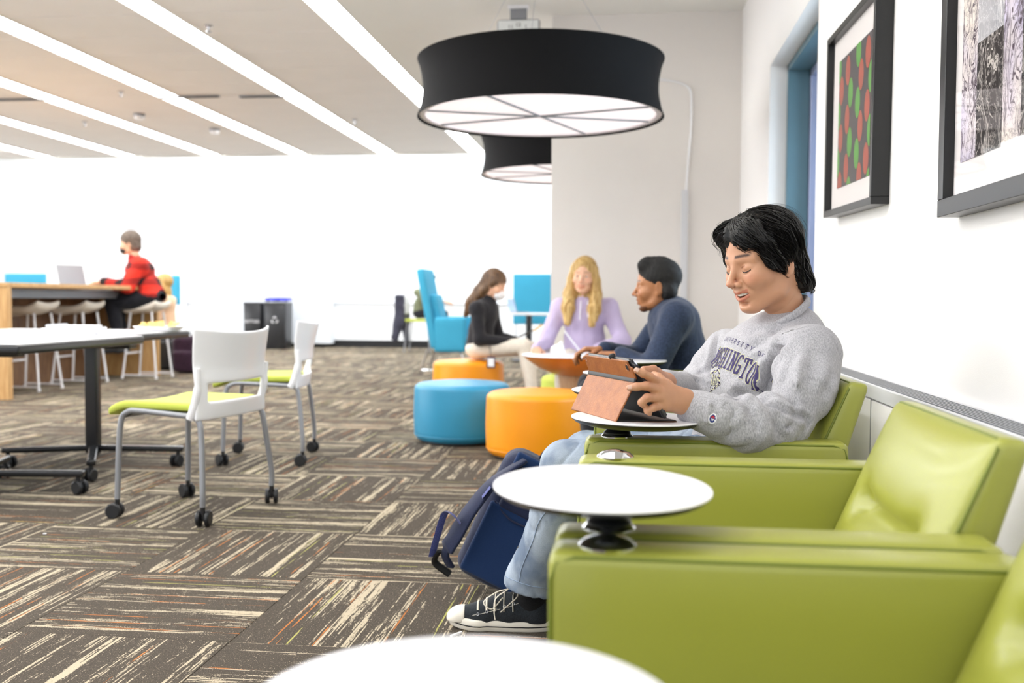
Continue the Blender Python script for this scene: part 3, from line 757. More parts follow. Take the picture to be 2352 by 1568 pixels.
# things on the tables
nb = thing('notebook', 'spiral notebook lying on a thick white book on the table', 'notebook', at(172, 768, Z=.757), .1)
TBZ = 0
MB().box((0, 0, .020), (.24, .30, .040), .003).build('book_block', MT['white'], nb, wn=True)
MB().box((0, 0, .046), (.2, .26, .012), .002).build('pad', MT['whitep'], nb, wn=True)
for k in range(14): MB().lathe([(.007, -.001), (.009, 0), (.007, .001)], 8, (-.1, -.12+k*.018, .052), 'y').build('ring', MT['steel'], nb)
p = np.array([-2.88, 0, 0]); sb = thing('snack_tray', 'shallow tray of yellow crisps on the table behind the chair back', 'tray', (-2.99, 6.08, .760))
MB().lathe([(0, 0), (.13, 0), (.16, .025), (.155, .025), (.125, .006), (0, .006)], 28).build('tray', MT['white'], sb)
cb = MB()
for k in range(34):
    a = RS.rand()*6.28; r = RS.rand()**.5*.11
    cb.box((r*math.cos(a), r*math.sin(a), .012+RS.rand()*.03), (.04, .03, .003), rot=Matrix.Rotation(RS.rand()*2, 3, 'X') @ Matrix.Rotation(RS.rand()*3, 3, 'Z'))
o = cb.build('crisps', mat('crisps', 'e0c477', .7), sb, smooth=False); o['kind'] = 'stuff'
# ================================================================== BAR TABLE AND STOOLS
t = thing('bar_table', 'tall wooden bar table with light end panel behind the training tables', 'table', (-6.4, 10.24, 0))
BZ = 1.10
MB().box((0, 0, BZ-.02), (1.25, 3.06, .045), .004).build('worktop', MT['woodl'], t, wn=True)
MB().box((.06, -1.49, (BZ-.045)/2), (1.13, .07, BZ-.045), .003).build('end_panel', MT['woodl'], t, wn=True)
MB().box((.06, 1.49, (BZ-.045)/2), (1.13, .07, BZ-.045), .003).build('end_panel', MT['woodl'], t, wn=True)
MB().box((-.15, 0, (BZ-.045)/2), (.05, 2.9, BZ-.05), .003).build('centre_panel', MT['woodd'], t, wn=True)
MB().box((.40, 0, BZ-.10), (.03, 2.8, .09), .003).build('cable_tray', MT['silver'], t, wn=True)
seatw = mat('ivory_leather', 'ebe3d6', .45)
def stool(x, y, rz, label):
    t = thing('bar_stool', label, 'stool', (x, y, 0), rz, 'ivory bar stools at the bar table')
    V, F = rgrid((.42, .42, .07), .03, (12, 12, 2))
    V[:, 2] += .07*np.clip((-V[:, 0]-.02)/.19, 0, 1)**2+.03*(np.abs(V[:, 1])/.21)**2-.02*np.clip((V[:, 0]-.1)/.1, 0, 1)
    V = V+np.array([0, 0, .815]); npobj('seat', V, F, seatw, t)
    for sx, sy in ((1, 1), (1, -1), (-1, 1), (-1, -1)):
        MB().tube([(sx*.13, sy*.15, .80), (sx*.21, sy*.21, .02)], .012, 10).build('leg', MT['whitep'], t)
        MB().lathe([(.016, 0), (.016, .03)], 10, (sx*.2115, sy*.2115, 0)).build('foot', MT['whitep'], t)
    for sy in (1, -1): MB().tube([(.21, sy*.205, .045), (-.21, sy*.205, .045)], .008, 8).build('rail', MT['whitep'], t)
    MB().tube([(.185, -.185, .30), (.185, .185, .30)], .010, 8).build('footrest', MT['whitep'], t)
    return t
stool(-6.20, 9.75, math.pi, 'ivory bar stool nearest the light wooden end panel')
stool(-6.16, 10.60, math.pi, 'ivory bar stool in the middle, empty, tucked under the bar table')
stool(-5.78, 11.45, math.pi, 'ivory bar stool under the person in red plaid')
# ================================================================== BINS
def bin_(x, y, label, wd=.36):
    t = thing('waste_bin', label, 'bin', (x, y, 0), 0, 'black recycling bins by the far wall'); h_ = .86
    V, F = rgrid((wd, .42, h_), .02, (2, 2, 2)); V[:, :2] *= (1+.06*(V[:, 2:3]/h_)); V[:, 2] += h_/2; npobj('body', V, F, MT['blackp'], t)
    MB().box((0, 0, h_+.012), (wd+.02, .44, .03), .01).build('lid', MT['blackp'], t, wn=True)
    me = textmesh('BOTTLES', .07, .002) if wd < .36 else None
    if me: me.transform(FACE); o = link('bin_label', me, MT['white'], t, smooth=False); o.location = (-.0, -.222, .52)
    else:
        b_ = MB(); b_.xf = Matrix.Translation((0, -.222, .55))
        for k in range(3):
            a = math.radians(90+120*k); b_.tube([(.055*math.cos(a+j*.35-.5), 0, .055*math.sin(a+j*.35-.5)) for j in range(4)], .012, 5)
        b_.build('recycling_symbol', MT['white'], t)
    return t
p = at(580, 802, Z=0); q = at(632, 802, Z=0)
bin_(p[0]-.04, p[1]+.3, 'black recycling bin on the left with white lettering', .34)
bin_(q[0], q[1]+.2, 'black recycling bin on the right with blue bag', .40)
bg = mat('blue_bag', '3a3fd0', .4)
V, F = rgrid((.42, .4, .05), .02, (10, 10, 1)); V[:, 2] += .02*np.sin(V[:, 0]*30)*np.cos(V[:, 1]*26)
o = npobj('bin_bag', V+np.array([q[0], q[1]+.2, .94]), F, bg); tag(o, 'blue plastic bag folded over the right bin top', 'bag')
# ================================================================== BLUE LOUNGE CHAIR, SCREENS, FAR TABLE
t = thing('high_back_chair', 'light blue high backed lounge chair with chrome legs, seen from behind the side', 'lounge chair', (-2.45, 13.2, 0))
def pan(nm, size, c_, r, rot=None, n=(3, 6, 8), m=MT['cyan']):
    V, F = rgrid(size, r, n)
    if rot is not None: V = V @ np.array(rot).T
    return npobj(nm, V+np.array(c_), F, m, t)
pan('back_panel', (.10, .72, 1.06), (-.18, 0, .84), .03, Matrix.Rotation(math.radians(-11), 3, 'Y'))
pan('back_cushion', (.10, .50, .70), (-.06, 0, .68), .04, Matrix.Rotation(math.radians(-13), 3, 'Y'))
for s in (-1, 1): pan('arm', (.42, .10, .46), (.12, s*.31, .50), .04)
pan('seat', (.50, .54, .16), (.16, 0, .38), .05)
for sx, sy in ((-.25, -.3), (-.25, .3), (.33, -.3), (.33, .3)): MB().tube([(sx*.7, sy*.9, .31), (sx*1.1, sy, .0)], .014, 8).build('leg', MT['chrome'], t)
MB().tube([(-.26, -.3, .03), (.34, -.3, .03)], .008, 8).build('rail', MT['chrome'], t)
def screen(xa, ya, xb, yb, Y, label, name='privacy_screen'):
    a, c = at(xa, ya, Y=Y), at(xb, yb, Y=Y)
    t = thing(name, label, 'screen', ((a[0]+c[0])/2, Y, 0))
    V, F = rgrid((c[0]-a[0], .06, a[2]-c[2]), .02, (4, 1, 4)); npobj('panel', V+np.array([0, 0, (a[2]+c[2])/2]), F, MT['cyan'], t)
    for s in (-1, 1): MB().tube([(s*(c[0]-a[0])*.42, 0, c[2]+.01), (s*(c[0]-a[0])*.42, 0, 0)], .015, 8).build('leg', MT['steel'], t)
screen(1179, 629, 1270, 745, 16.6, 'light blue upright screen panel behind the far white table')
screen(12, 628, 106, 660, 14.5, 'light blue screen top behind the bar table, far left')
screen(378, 632, 414, 700, 14.5, 'light blue screen panel behind the red plaid person')
p = at(1215, 718, Y=15.6); t = thing('far_table', 'small white table on black stem before the blue screen', 'table', (p[0], 15.6, 0))
MB().box((0, 0, p[2]-.02), (.75, .6, .035), .01).build('tabletop', MT['white'], t, wn=True); MB().tube([(0, 0, p[2]-.03), (0, 0, .02)], .05, 16).build('stem', MT['blackm'], t); MB().lathe([(0, 0), (.28, 0), (.28, .02), (0, .03)], 32).build('base', MT['blackm'], t)
ztab = p[2]
def laptop(loc, rz, label, w_=.31, d_=.21, ang=105, cm='silver', scr='8aa0bb', lid=None):
    t = thing('laptop', label, 'laptop', loc, rz)
    MB().box((0, 0, .007), (d_, w_, .014), .004).build('base', MT[cm], t, wn=True)
    MB().box((.01, 0, .0145), (d_*.5, w_*.88, .001)).build('keyboard', MT['ink'], t, smooth=False)
    a = math.radians(ang); b_ = MB(); b_.xf = Matrix.Translation((-d_/2, 0, .014)) @ Matrix.Rotation(-(a), 4, 'Y')
    b_.box((d_/2, 0, -.004), (d_, w_, .008), .003); o = b_.build('lid', MT[lid or cm], t, wn=True)
    b_ = MB(); b_.xf = Matrix.Translation((-d_/2, 0, .014)) @ Matrix.Rotation(-(a), 4, 'Y'); b_.box((d_/2, 0, .0005), (d_-.02, w_-.02, .001))
    b_.build('screen', emis('screen_'+scr, scr, .5), o, smooth=False)
    return t
laptop((at(1190, 716, Y=15.5)[0]+.02, 15.5, ztab), .5, 'grey laptop open on the far white table')
#@@PEOPLE
# ================================================================== SIGNED-DISTANCE MODELLING (surface nets)
class SDF:
    def __init__(s, lo, hi, h):
        s.lo = np.array(lo, float); s.h = h; s.n = np.ceil((np.array(hi)-s.lo)/h).astype(int)+1
        s.f = np.full(s.n, .08, np.float32)
    def _blk(s, lo, hi):
        a = np.clip(np.floor((np.array(lo)-s.lo)/s.h).astype(int), 0, s.n); b = np.clip(np.ceil((np.array(hi)-s.lo)/s.h).astype(int)+1, 0, s.n)
        if np.any(b <= a): return None
        g = [(s.lo[i]+np.arange(a[i], b[i])*s.h).astype(np.float32) for i in range(3)]
        return (slice(a[0], b[0]), slice(a[1], b[1]), slice(a[2], b[2])), np.meshgrid(*g, indexing='ij', sparse=True)
    def put(s, fn, lo, hi, k=.01, sub=False):
        pad = k+3*s.h; r = s._blk(np.array(lo)-pad, np.array(hi)+pad)
        if r is None: return s
        sl, (X, Y, Z) = r; d = fn(X, Y, Z); f = s.f[sl]
        if sub:
            d = -d; hh = np.maximum(k-np.abs(f-d), 0)/k; s.f[sl] = np.maximum(f, d)+hh*hh*k/4
        else:
            hh = np.maximum(k-np.abs(f-d), 0)/k; s.f[sl] = np.minimum(f, d)-hh*hh*k/4
        return s
    def cap(s, a, b, ra, rb=None, k=.01, sub=False):
        rb = ra if rb is None else rb; a = np.array(a, float); b = np.array(b, float); ab = b-a; L = max(ab @ ab, 1e-12)
        def fn(X, Y, Z):
            px, py, pz = X-a[0], Y-a[1], Z-a[2]; t = np.clip((px*ab[0]+py*ab[1]+pz*ab[2])/L, 0, 1)
            return np.sqrt((px-t*ab[0])**2+(py-t*ab[1])**2+(pz-t*ab[2])**2)-(ra+(rb-ra)*t)
        m = max(ra, rb); return s.put(fn, np.minimum(a, b)-m, np.maximum(a, b)+m, k, sub)
    def chain(s, pts, rs, k=.01, sub=False):
        for i in range(len(pts)-1): s.cap(pts[i], pts[i+1], rs[i], rs[i+1], k, sub)
        return s
    def ell(s, c, r, k=.01, R=None, sub=False):
        c = np.array(c, float); r = np.array(r, float); Rm = np.eye(3) if R is None else np.array(R, float)   # columns = axes
        def fn(X, Y, Z):
            p = (X-c[0], Y-c[1], Z-c[2])
            q = [(p[0]*Rm[0, i]+p[1]*Rm[1, i]+p[2]*Rm[2, i]) for i in range(3)]
            k0 = np.sqrt((q[0]/r[0])**2+(q[1]/r[1])**2+(q[2]/r[2])**2); k1 = np.sqrt((q[0]/r[0]**2)**2+(q[1]/r[1]**2)**2+(q[2]/r[2]**2)**2)
            return k0*(k0-1)/np.maximum(k1, 1e-6)
        m = r.max() if R is not None else r
        return s.put(fn, c-m, c+m, k, sub)
    def box(s, c, hs, r=.01, k=.01, R=None, sub=False):
        c = np.array(c, float); hs = np.array(hs, float); Rm = np.eye(3) if R is None else np.array(R, float)
        def fn(X, Y, Z):
            p = (X-c[0], Y-c[1], Z-c[2])
            q = [np.abs(p[0]*Rm[0, i]+p[1]*Rm[1, i]+p[2]*Rm[2, i])-(hs[i]-r) for i in range(3)]
            o = np.sqrt(sum(np.maximum(x, 0)**2 for x in q)); return o+np.minimum(np.maximum(np.maximum(q[0], q[1]), q[2]), 0)-r
        m = np.linalg.norm(hs); return s.put(fn, c-m, c+m, k, sub)
    def mesh(s):
        f = s.f; ins = f < 0; nx, ny, nz = f.shape
        cc = [(i, j, k) for i in (0, 1) for j in (0, 1) for k in (0, 1)]
        cnt = sum(ins[i:nx-1+i, j:ny-1+j, k:nz-1+k].astype(np.int8) for i, j, k in cc)
        act = (cnt > 0) & (cnt < 8); I = np.argwhere(act); idx = np.full(act.shape, -1, np.int32); idx[act] = np.arange(len(I))
        F = {c: f[I[:, 0]+c[0], I[:, 1]+c[1], I[:, 2]+c[2]] for c in cc}
        P = np.zeros((len(I), 3)); W = np.zeros(len(I))
        for a in cc:
            for ax in range(3):
                if a[ax] == 0:
                    b = list(a); b[ax] = 1; b = tuple(b); fa, fb = F[a], F[b]; m = (fa < 0) != (fb < 0)
                    t = np.where(m, fa/np.where(m, fa-fb, 1), 0); q = np.tile(np.array(a, float), (len(I), 1)); q[:, ax] += t
                    P[m] += q[m]; W[m] += 1
        V = s.lo+(I+P/W[:, None])*s.h; faces = []
        for ax in range(3):
            b, c = (ax+1) % 3, (ax+2) % 3
            A = [slice(None)]*3; B = [slice(None)]*3; A[ax] = slice(0, -1); B[ax] = slice(1, None)
            ch = ins[tuple(A)] != ins[tuple(B)]; E = np.argwhere(ch)
            ok = (E[:, b] > 0) & (E[:, c] > 0) & (E[:, b] < s.n[b]-1) & (E[:, c] < s.n[c]-1); E = E[ok]
            flip = ins[tuple(A)][tuple(E.T)]
            def g(db, dc):
                e = E.copy(); e[:, b] -= db; e[:, c] -= dc; return idx[tuple(e.T)]
            q = np.stack([g(1, 1), g(0, 1), g(0, 0), g(1, 0)], 1)
            q = np.where(flip[:, None], q, q[:, ::-1]); faces.append(q)
        Fq = np.concatenate(faces); Fq = Fq[(Fq >= 0).all(1)]
        return V, Fq
def vnorm(V, F):
    n = np.cross(V[F[:, 2]]-V[F[:, 0]], V[F[:, 3]]-V[F[:, 1]]); N_ = np.zeros_like(V)
    for i in range(4): np.add.at(N_, F[:, i], n)
    return N_/np.maximum(np.linalg.norm(N_, axis=1), 1e-12)[:, None]
def lapl(V, F, it=1, w=.5):
    for _ in range(it):
        S = np.zeros_like(V); C = np.zeros(len(V))
        for i in range(4):
            np.add.at(S, F[:, i], V[F[:, (i+1) % 4]]); np.add.at(C, F[:, i], 1); np.add.at(S, F[:, i], V[F[:, (i-1) % 4]]); np.add.at(C, F[:, i], 1)
        V = V*(1-w)+w*S/np.maximum(C, 1)[:, None]
    return V
def fnoise(V, freq, seed, n=4, stretch=None):
    r = np.random.RandomState(seed); P = V*freq if stretch is None else V*np.array(stretch)*freq
    Wp = P+.6*np.stack([np.sin(P @ r.randn(3)*1.3+r.rand()*6) for _ in range(3)], 1); o = np.zeros(len(V))
    for i in range(n):
        o += np.sin(Wp @ (r.randn(3)*(1+.6*i))+r.rand()*6.28)/(1+.5*i)
    return o/n
def sobj(name, V, F, m, parent=None, cols=None, **kw):
    me = bpy.data.meshes.new(name); V = np.asarray(V, np.float32); F = np.asarray(F, np.int32)
    me.vertices.add(len(V)); me.vertices.foreach_set('co', V.ravel()); me.loops.add(F.size); me.loops.foreach_set('vertex_index', F.ravel())
    me.polygons.add(len(F)); me.polygons.foreach_set('loop_start', np.arange(0, F.size, 4, dtype=np.int32)); me.polygons.foreach_set('loop_total', np.full(len(F), 4, np.int32))
    me.update(calc_edges=True)
    if cols is not None:
        ca = me.color_attributes.new('tint', 'FLOAT_COLOR', 'POINT'); ca.data.foreach_set('color', np.concatenate([cols, np.ones((len(cols), 1))], 1).astype(np.float32).ravel())
    o = link(name, me, m, parent)
    for k, v in kw.items(): o[k] = v
    return o
def quads(S): return S[1]
def rotm(fwd, roll=0.):
    """columns = forward, left, up"""
    f = np.array(fwd, float); f /= np.linalg.norm(f); l = np.cross([0, 0, 1.], f); l /= np.linalg.norm(l); u = np.cross(f, l)
    c, s_ = math.cos(roll), math.sin(roll); l2 = l*c+u*s_; u2 = u*c-l*s_
    return np.stack([f, l2, u2], 1)
def fwd(yaw, pitch): return np.array([math.cos(yaw)*math.cos(pitch), math.sin(yaw)*math.cos(pitch), math.sin(pitch)])
# ------------------------------------------------------------------ skin, cloth, hair materials
def skin_mat(name, rgb, rough=.45):
    m, N, b = newmat(name); c = lin(rgb)
    at_ = N.n('ShaderNodeVertexColor', layer_name='tint'); nz = N.noise(N.obj(), 60, 3)
    base = N.mix(nz, tuple(x*.94 for x in c), tuple(min(1, x*1.05) for x in c))
    mm = N.n('ShaderNodeMix', data_type='RGBA', blend_type='MULTIPLY'); mm.inputs[0].default_value = 1
    N.put(mm.inputs[6], base); N.put(mm.inputs[7], at_.outputs[0]); N.put(b.inputs['Base Color'], mm.outputs[2])
    b.inputs['Roughness'].default_value = rough; b.inputs['Subsurface Weight'].default_value = .12; b.inputs['Subsurface Radius'].default_value = (.012, .005, .003); b.inputs['Subsurface Scale'].default_value = 1.
    return m
def hair_mat(name, a, c, sc=(60, 60, 6), rough=.38):
    m, N, b = newmat(name); o = N.sep(N.obj()); v = N.xyz(*[N.math('MULTIPLY', o[i], float(sc[i])) for i in range(3)])
    N.put(b.inputs['Base Color'], N.mix(N.ramp(N.noise(v, 1., 4), .3, .7), lin(a), lin(c))); b.inputs['Roughness'].default_value = rough; b.inputs['Specular IOR Level'].default_value = .5
    return m
def cloth_mat(name, a, c, sc=300., rough=.85, bump=.0004, bs=1200., stretch=(1, 1, 1)):
    m, N, b = newmat(name); o = N.sep(N.obj()); v = N.xyz(*[N.math('MULTIPLY', o[i], float(stretch[i])) for i in range(3)])
    N.put(b.inputs['Base Color'], N.mix(N.ramp(N.noise(v, sc, 3, .7), .32, .68), lin(a), lin(c))); b.inputs['Roughness'].default_value = rough; b.inputs['Specular IOR Level'].default_value = .2; b.inputs['Sheen Weight'].default_value = .15
    bn = N.n('ShaderNodeBump'); bn.inputs['Distance'].default_value = bump; N.put(bn.inputs['Height'], N.noise(N.obj(), bs, 2)); N.put(b.inputs['Normal'], bn.outputs[0]); return m
def head_prims(S, smile=False, mouth=True):
    S.ell((-.004, 0, .042), (.093, .074, .084), .02); S.ell((.022, 0, -.025), (.065, .056, .075), .04)
    S.ell((.058, 0, -.055), (.036, .032, .034), .03); S.ell((.071, 0, -.090), (.018, .018, .014), .020)
    for s in (-1, 1):
        S.cap((-.004, s*.054, -.03), (.016, s*.049, -.066), .015, .013, .022); S.cap((.016, s*.049, -.066), (.064, s*.016, -.092), .013, .012, .022)
        S.ell((.056, s*.041, -.024 if not smile else -.020), (.028, .024, .024), .022)
        if smile: S.ell((.069, s*.036, -.030), (.016, .013, .012), .012); S.cap((.092, s*.022, -.030), (.082, s*.036, -.052), .001, .002, .008, sub=True)
        S.cap((.081, s*.012, .025), (.066, s*.045, .024), .009, .009, .014)
        S.ell((.101, s*.033, .004), (.019, .018, .011), .012, sub=True)
        S.ell((.0690, s*.032, .004), (.0165, .0175, .0125), .004)
    S.cap((.084, 0, .018), (.109, 0, -.022), .0062, .0078, .010); S.ell((.1105, 0, -.027), (.0100, .0105, .0082), .006)
    for s in (-1, 1):
        S.ell((.098, s*.0135, -.0315), (.0095, .0068, .0075), .005); S.ell((.1035, s*.0065, -.0395), (.0045, .003, .004), .003, sub=True)
    if mouth:
        dz = .009 if smile else 0.; w = .032 if smile else .024
        if smile: S.ell((.090, 0, -.0610), (.020, .024, .0075), .003, sub=True); S.ell((.090, 0, -.0575), (.02, .028, .0040), .003, sub=True)
        else: S.ell((.100, 0, -.0605), (.012, .022, .0010), .003, sub=True)
        up = [(.071, -w, -.058+dz), (.0865, -.016, -.0535+dz*.25), (.0955, -.004, -.0515), (.0950, 0, -.0522), (.0955, .004, -.0515), (.0865, .016, -.0535+dz*.25), (.071, w, -.058+dz)]
        lo = [(.071, -w, -.058+dz), (.0850, -.017, -.066+dz*.1), (.0920, 0, -.0710), (.0850, .017, -.066+dz*.1), (.071, w, -.058+dz)]
        S.chain(up, [.0018, .0030, .0034, .0032, .0034, .0030, .0018], .003); S.chain(lo, [.0018, .0040, .0048, .0040, .0018], .003)
        S.ell((.090, 0, -.0815), (.014, .018, .004), .01, sub=True)
    for s in (-1, 1):
        R = rotm((1, s*.35, -.15)); S.ell((-.008, s*.0765, -.004), (.018, .0055, .031), .006, R)
        S.ell((-.004, s*.0835, .0), (.009, .004, .017), .004, R, sub=True); S.ell((-.002, s*.074, -.030), (.009, .005, .010), .006, R)
def head_tint(P, lips=(.78, .50, .48), brow=(.16, .12, .10), beard=None, smile=False):
    """P in head coordinates"""
    C = np.ones((len(P), 3)); x, y, z = P.T
    ay = np.abs(y)
    w = np.clip(1-np.sqrt(((ay-.045)/.025)**2+((z+.022)/.02)**2), 0, 1)*(x > .03); C *= 1-w[:, None]*np.array([.0, .14, .12])
    w = np.clip(1-np.sqrt(((ay)/.018)**2+((z+.03)/.018)**2), 0, 1)*(x > .09); C *= 1-w[:, None]*np.array([.0, .14, .12])
    e_ = .009 if smile else 0.
    up_ = -.0490-.05*ay+e_*(ay/.032)**2; dn_ = -.0768+.19*ay+e_*(ay/.032)**2
    li = ((x > .070) & (ay < .027) & (z > dn_) & (z < up_)).astype(float)
    C = C*(1-li[:, None])+li[:, None]*np.array(lips)
    zb = .030+.22*ay-3.6*ay*ay
    b = (np.clip(1-np.abs(z-zb)/.0048, 0, 1)*np.clip((ay-.011)/.004, 0, 1)*np.clip((.052-ay)/.01, 0, 1)*(x > .03)*1.6).clip(0, 1)
    C = C*(1-b[:, None])+b[:, None]*np.array(brow)
    if beard is not None:
        w = ((x > .05) & (z < -.083)).astype(float)*.9; C = C*(1-w[:, None])+w[:, None]*np.array(beard)
    return C
def head_mesh(h, smile=False, mouth=True, neck=((-.040, 0, -.16), .054)):
    S = SDF((-.125, -.105, -.135), (.135, .105, .145), h); head_prims(S, smile, mouth)
    S.cap((-.022, 0, -.05), neck[0], .050, neck[1], .03)
    return S.mesh()
HEADLO = None
def hand(S, W, d, up, side=1, curl=(.3, .35, .4, .45), sc=1., thumb=.4):
    """simple relaxed hand into field S. W wrist, d towards fingers, up = back of hand, side=+1 thumb on the left of d seen from the back"""
    d = np.array(d, float); d /= np.linalg.norm(d); up = np.array(up, float); up -= d*(up @ d); up /= np.linalg.norm(up); l = np.cross(up, d)*side
    W = np.array(W, float); k = .006*sc
    for i, (o, L, c) in enumerate(zip((.027, .009, -.009, -.026), (.040, .045, .041, .033), curl)):
        kn = W+d*(.088-.004*abs(i-1))*sc+l*o*sc
        S.cap(W+l*o*.55*sc, kn, .013*sc, .0105*sc, .012*sc)
        a = c; p = kn
        for j, (f_, r0, r1) in enumerate(((1, .0092, .0085), (.62, .0083, .0076), (.5, .0075, .0062))):
            dd = d*math.cos(a)-up*math.sin(a); q = p+dd*L*f_*sc; S.cap(p, q, r0*sc, r1*sc, k*.5); p = q; a += c*1.1
    p = W+d*.022*sc+l*.020*sc; dd = d*.75+l*.75-up*thumb; dd /= np.linalg.norm(dd); q = p+dd*.045*sc; S.cap(p, q, .014*sc, .0105*sc, .012*sc)
    d2 = d*.95+l*.3-up*thumb; d2 /= np.linalg.norm(d2); r = q+d2*.032*sc; S.cap(q, r, .0102*sc, .0088*sc, k); S.cap(r, r+d2*.022*sc, .0088*sc, .0068*sc, k)
def simple_eyes(t, R, c, sc, iris='3a4c5a'):
    for s in (-1, 1):
        b_ = MB(); ctr = c+R @ (np.array([.0715, s*.032, .004])*sc); r = .0138*sc
        M4 = Matrix([[*R[0], ctr[0]], [*R[1], ctr[1]], [*R[2], ctr[2]], [0, 0, 0, 1]]); b_.xf = M4
        prof = [(r*math.sin(math.pi*i/12), -r*math.cos(math.pi*i/12)) for i in range(13)]; b_.lathe(prof, 20, ax='x'); e = b_.build('eye', EYEW, t)
        b_ = MB(); b_.xf = M4; b_.lathe([(0, r*1.02), (.0062*sc, r*.93)], 16, ax='x'); b_.build('iris', mat('iris_'+iris, iris, .2), e)
EYEW = mat('eye_white', 'ded8d2', .2)
SHOE = mat('dark_shoe', '2a2a2c', .6)
def person(label, seat, yaw, J, head, skin, top, bottom, hair, hs=1.06, h=.009, wide=1., extra=None, cat='person', smile=False, lips=(.90, .68, .66), beard=None, hood=False, hands=((1, 0, 0), (1, 0, 0)), curl=(.3, .35, .4, .45), eyes=False, foldamp=.006, mouth=True, seed=1, legs=True, hh=.004):
    """J: joints in local coords (x forward, y left, z up from the seat point)"""
    t = thing('person', label, cat, (0, 0, 0)); seat = np.array(seat, float)
    cy, sy = math.cos(yaw), math.sin(yaw); Rz = np.array([[cy, -sy, 0], [sy, cy, 0], [0, 0, 1]])
    D = dict(pelvis=(0, 0, .10), belly=(.01, 0, .24), chest=(.01, 0, .40), neck=(.03, 0, .52), sl=(0, .165, .455), sr=(0, -.165, .455), el=(.08, .21, .22), er=(.08, -.21, .22),
             wl=(.30, .12, .22), wr=(.30, -.12, .22), hl=(0, .09, .09), hr=(0, -.09, .09), kl=(.42, .12, .09), kr=(.42, -.12, .09), al=(.40, .12, -.34), ar=(.40, -.12, -.34))
    D.update(J); Wd = {k: seat+Rz @ (np.array(v, float)*hs) for k, v in D.items()}; W = lambda k: Wd[k]
    hc, hyaw, hpitch, hroll = head; hc = seat+Rz @ (np.array(hc)*hs) ; R = rotm(fwd(yaw+hyaw, hpitch), hroll)
    # ---- clothing top
    pts = np.array([W(k) for k in ('pelvis', 'chest', 'sl', 'sr', 'el', 'er', 'wl', 'wr', 'neck')]); S = SDF(pts.min(0)-.2, pts.max(0)+.16, h)
    w = wide; k = .05
    S.ell(W('pelvis')+[0, 0, .02], (.125*w, .165*w, .12), k, Rz); S.ell(W('belly'), (.115*w, .15*w, .15), k, Rz); S.ell(W('chest'), (.115*w, .165*w, .14), k, Rz)
    S.cap(W('sl'), W('sr'), .068*w, .068*w, k); S.cap(W('chest'), W('neck')-[0, 0, .02], .09, .062, k)
    for s in 'lr':
        S.chain([W('s'+s), W('e'+s), W('w'+s)], [.066*w, .055*w, .037*w], .03)
    S.cap(W('neck')-[0, 0, .01], W('neck')+[0, 0, .012], .064, .060, .015)
    if hood:
        b_ = W('neck')-Rz @ np.array([.06, 0, 0]); S.ell(b_, (.07, .12, .045), .02, Rz)
    V, F = S.mesh(); V = lapl(V, F, 1); N_ = vnorm(V, F); V = V+N_*(foldamp*fnoise(V, 22, seed, 5, (1, 1, .7)))[:, None]
    tp = sobj('top_garment', V, F, top, t)
    # ---- trousers
    if legs:
        pts = np.array([W(k_) for k_ in ('pelvis', 'kl', 'kr', 'al', 'ar')]); S = SDF(pts.min(0)-.17, pts.max(0)+.17, h)
        S.ell(W('pelvis'), (.13*w, .16*w, .095), .04, Rz)
        for s in 'lr':
            S.chain([W('h'+s), W('k'+s)], [.085*w, .065*w], .03); S.chain([W('k'+s), W('a'+s)], [.064*w, .052], .01)
        V, F = S.mesh(); V = lapl(V, F, 1); N_ = vnorm(V, F); V = V+N_*(foldamp*fnoise(V, 18, seed+5, 5))[:, None]
        sobj('trousers', V, F, bottom, t)
        for s in 'lr':
            a = W('a'+s); f_ = Rz @ np.array([1, 0, 0]); S = SDF(a-.2, a+.2, .008)
            g = a[2]-.05*hs
            S.cap(a-[0, 0, .02], np.array([*(a+f_*.02)[:2], g]), .038, .036, .02); S.cap(np.array([*(a-f_*.03)[:2], g]), np.array([*(a+f_*.15)[:2], g-.008]), .034, .030, .02)
            V, F = S.mesh(); sobj('shoe', V, F, SHOE, t)
    # ---- body: head, neck, arms, hands as one skin surface
    V, F = head_mesh(hh/hs, smile, mouth); cols = head_tint(V, lips, tuple(x for x in hair[1]), beard); V = (V*hs) @ R.T+hc
    pts = np.array([W(k_) for k_ in ('pelvis', 'neck', 'sl', 'sr', 'el', 'er', 'wl', 'wr')]); S = SDF(pts.min(0)-.16, np.maximum(pts.max(0)+.14, hc+.02), .0065)
    S.cap(W('neck')-[0, 0, .03], hc+R @ (np.array([-.03, 0, -.09])*hs), .05*hs, .048*hs, .02)
    S.ell(W('chest'), (.09, .13, .11), .04, Rz); S.cap(W('sl'), W('sr'), .045, .045, .04); S.ell(W('pelvis')+[0, 0, .04], (.09, .12, .10), .05, Rz); S.cap(W('pelvis'), W('chest'), .09, .09, .04)
    for i, s in enumerate('lr'):
        S.chain([W('s'+s), W('e'+s), W('w'+s)], [.042, .036, .025], .02); hd = Rz @ np.array(hands[i], float)
        S2 = SDF(W('w'+s)-.24, W('w'+s)+.24, .0045); fa = W('w'+s)-W('e'+s); fa /= np.linalg.norm(fa)
        S2.cap(W('w'+s)-fa*.05, W('w'+s)+hd*.01, .027, .024, .01); hand(S2, W('w'+s)+hd*.01, hd, (0, 0, 1), 1 if s == 'r' else -1, curl, hs)
        v2, f2 = S2.mesh(); F = np.concatenate([F, f2+len(V)]); V = np.concatenate([V, v2]); cols = np.concatenate([cols, np.ones((len(v2), 3))])
    v2, f2 = S.mesh(); F = np.concatenate([F, f2+len(V)]); V = np.concatenate([V, v2]); cols = np.concatenate([cols, np.ones((len(v2), 3))])
    body = sobj('body', V, F, skin, t, cols)
    if eyes: simple_eyes(body, R, hc, hs)
    # ---- hair
    kind, hcol, hm = hair
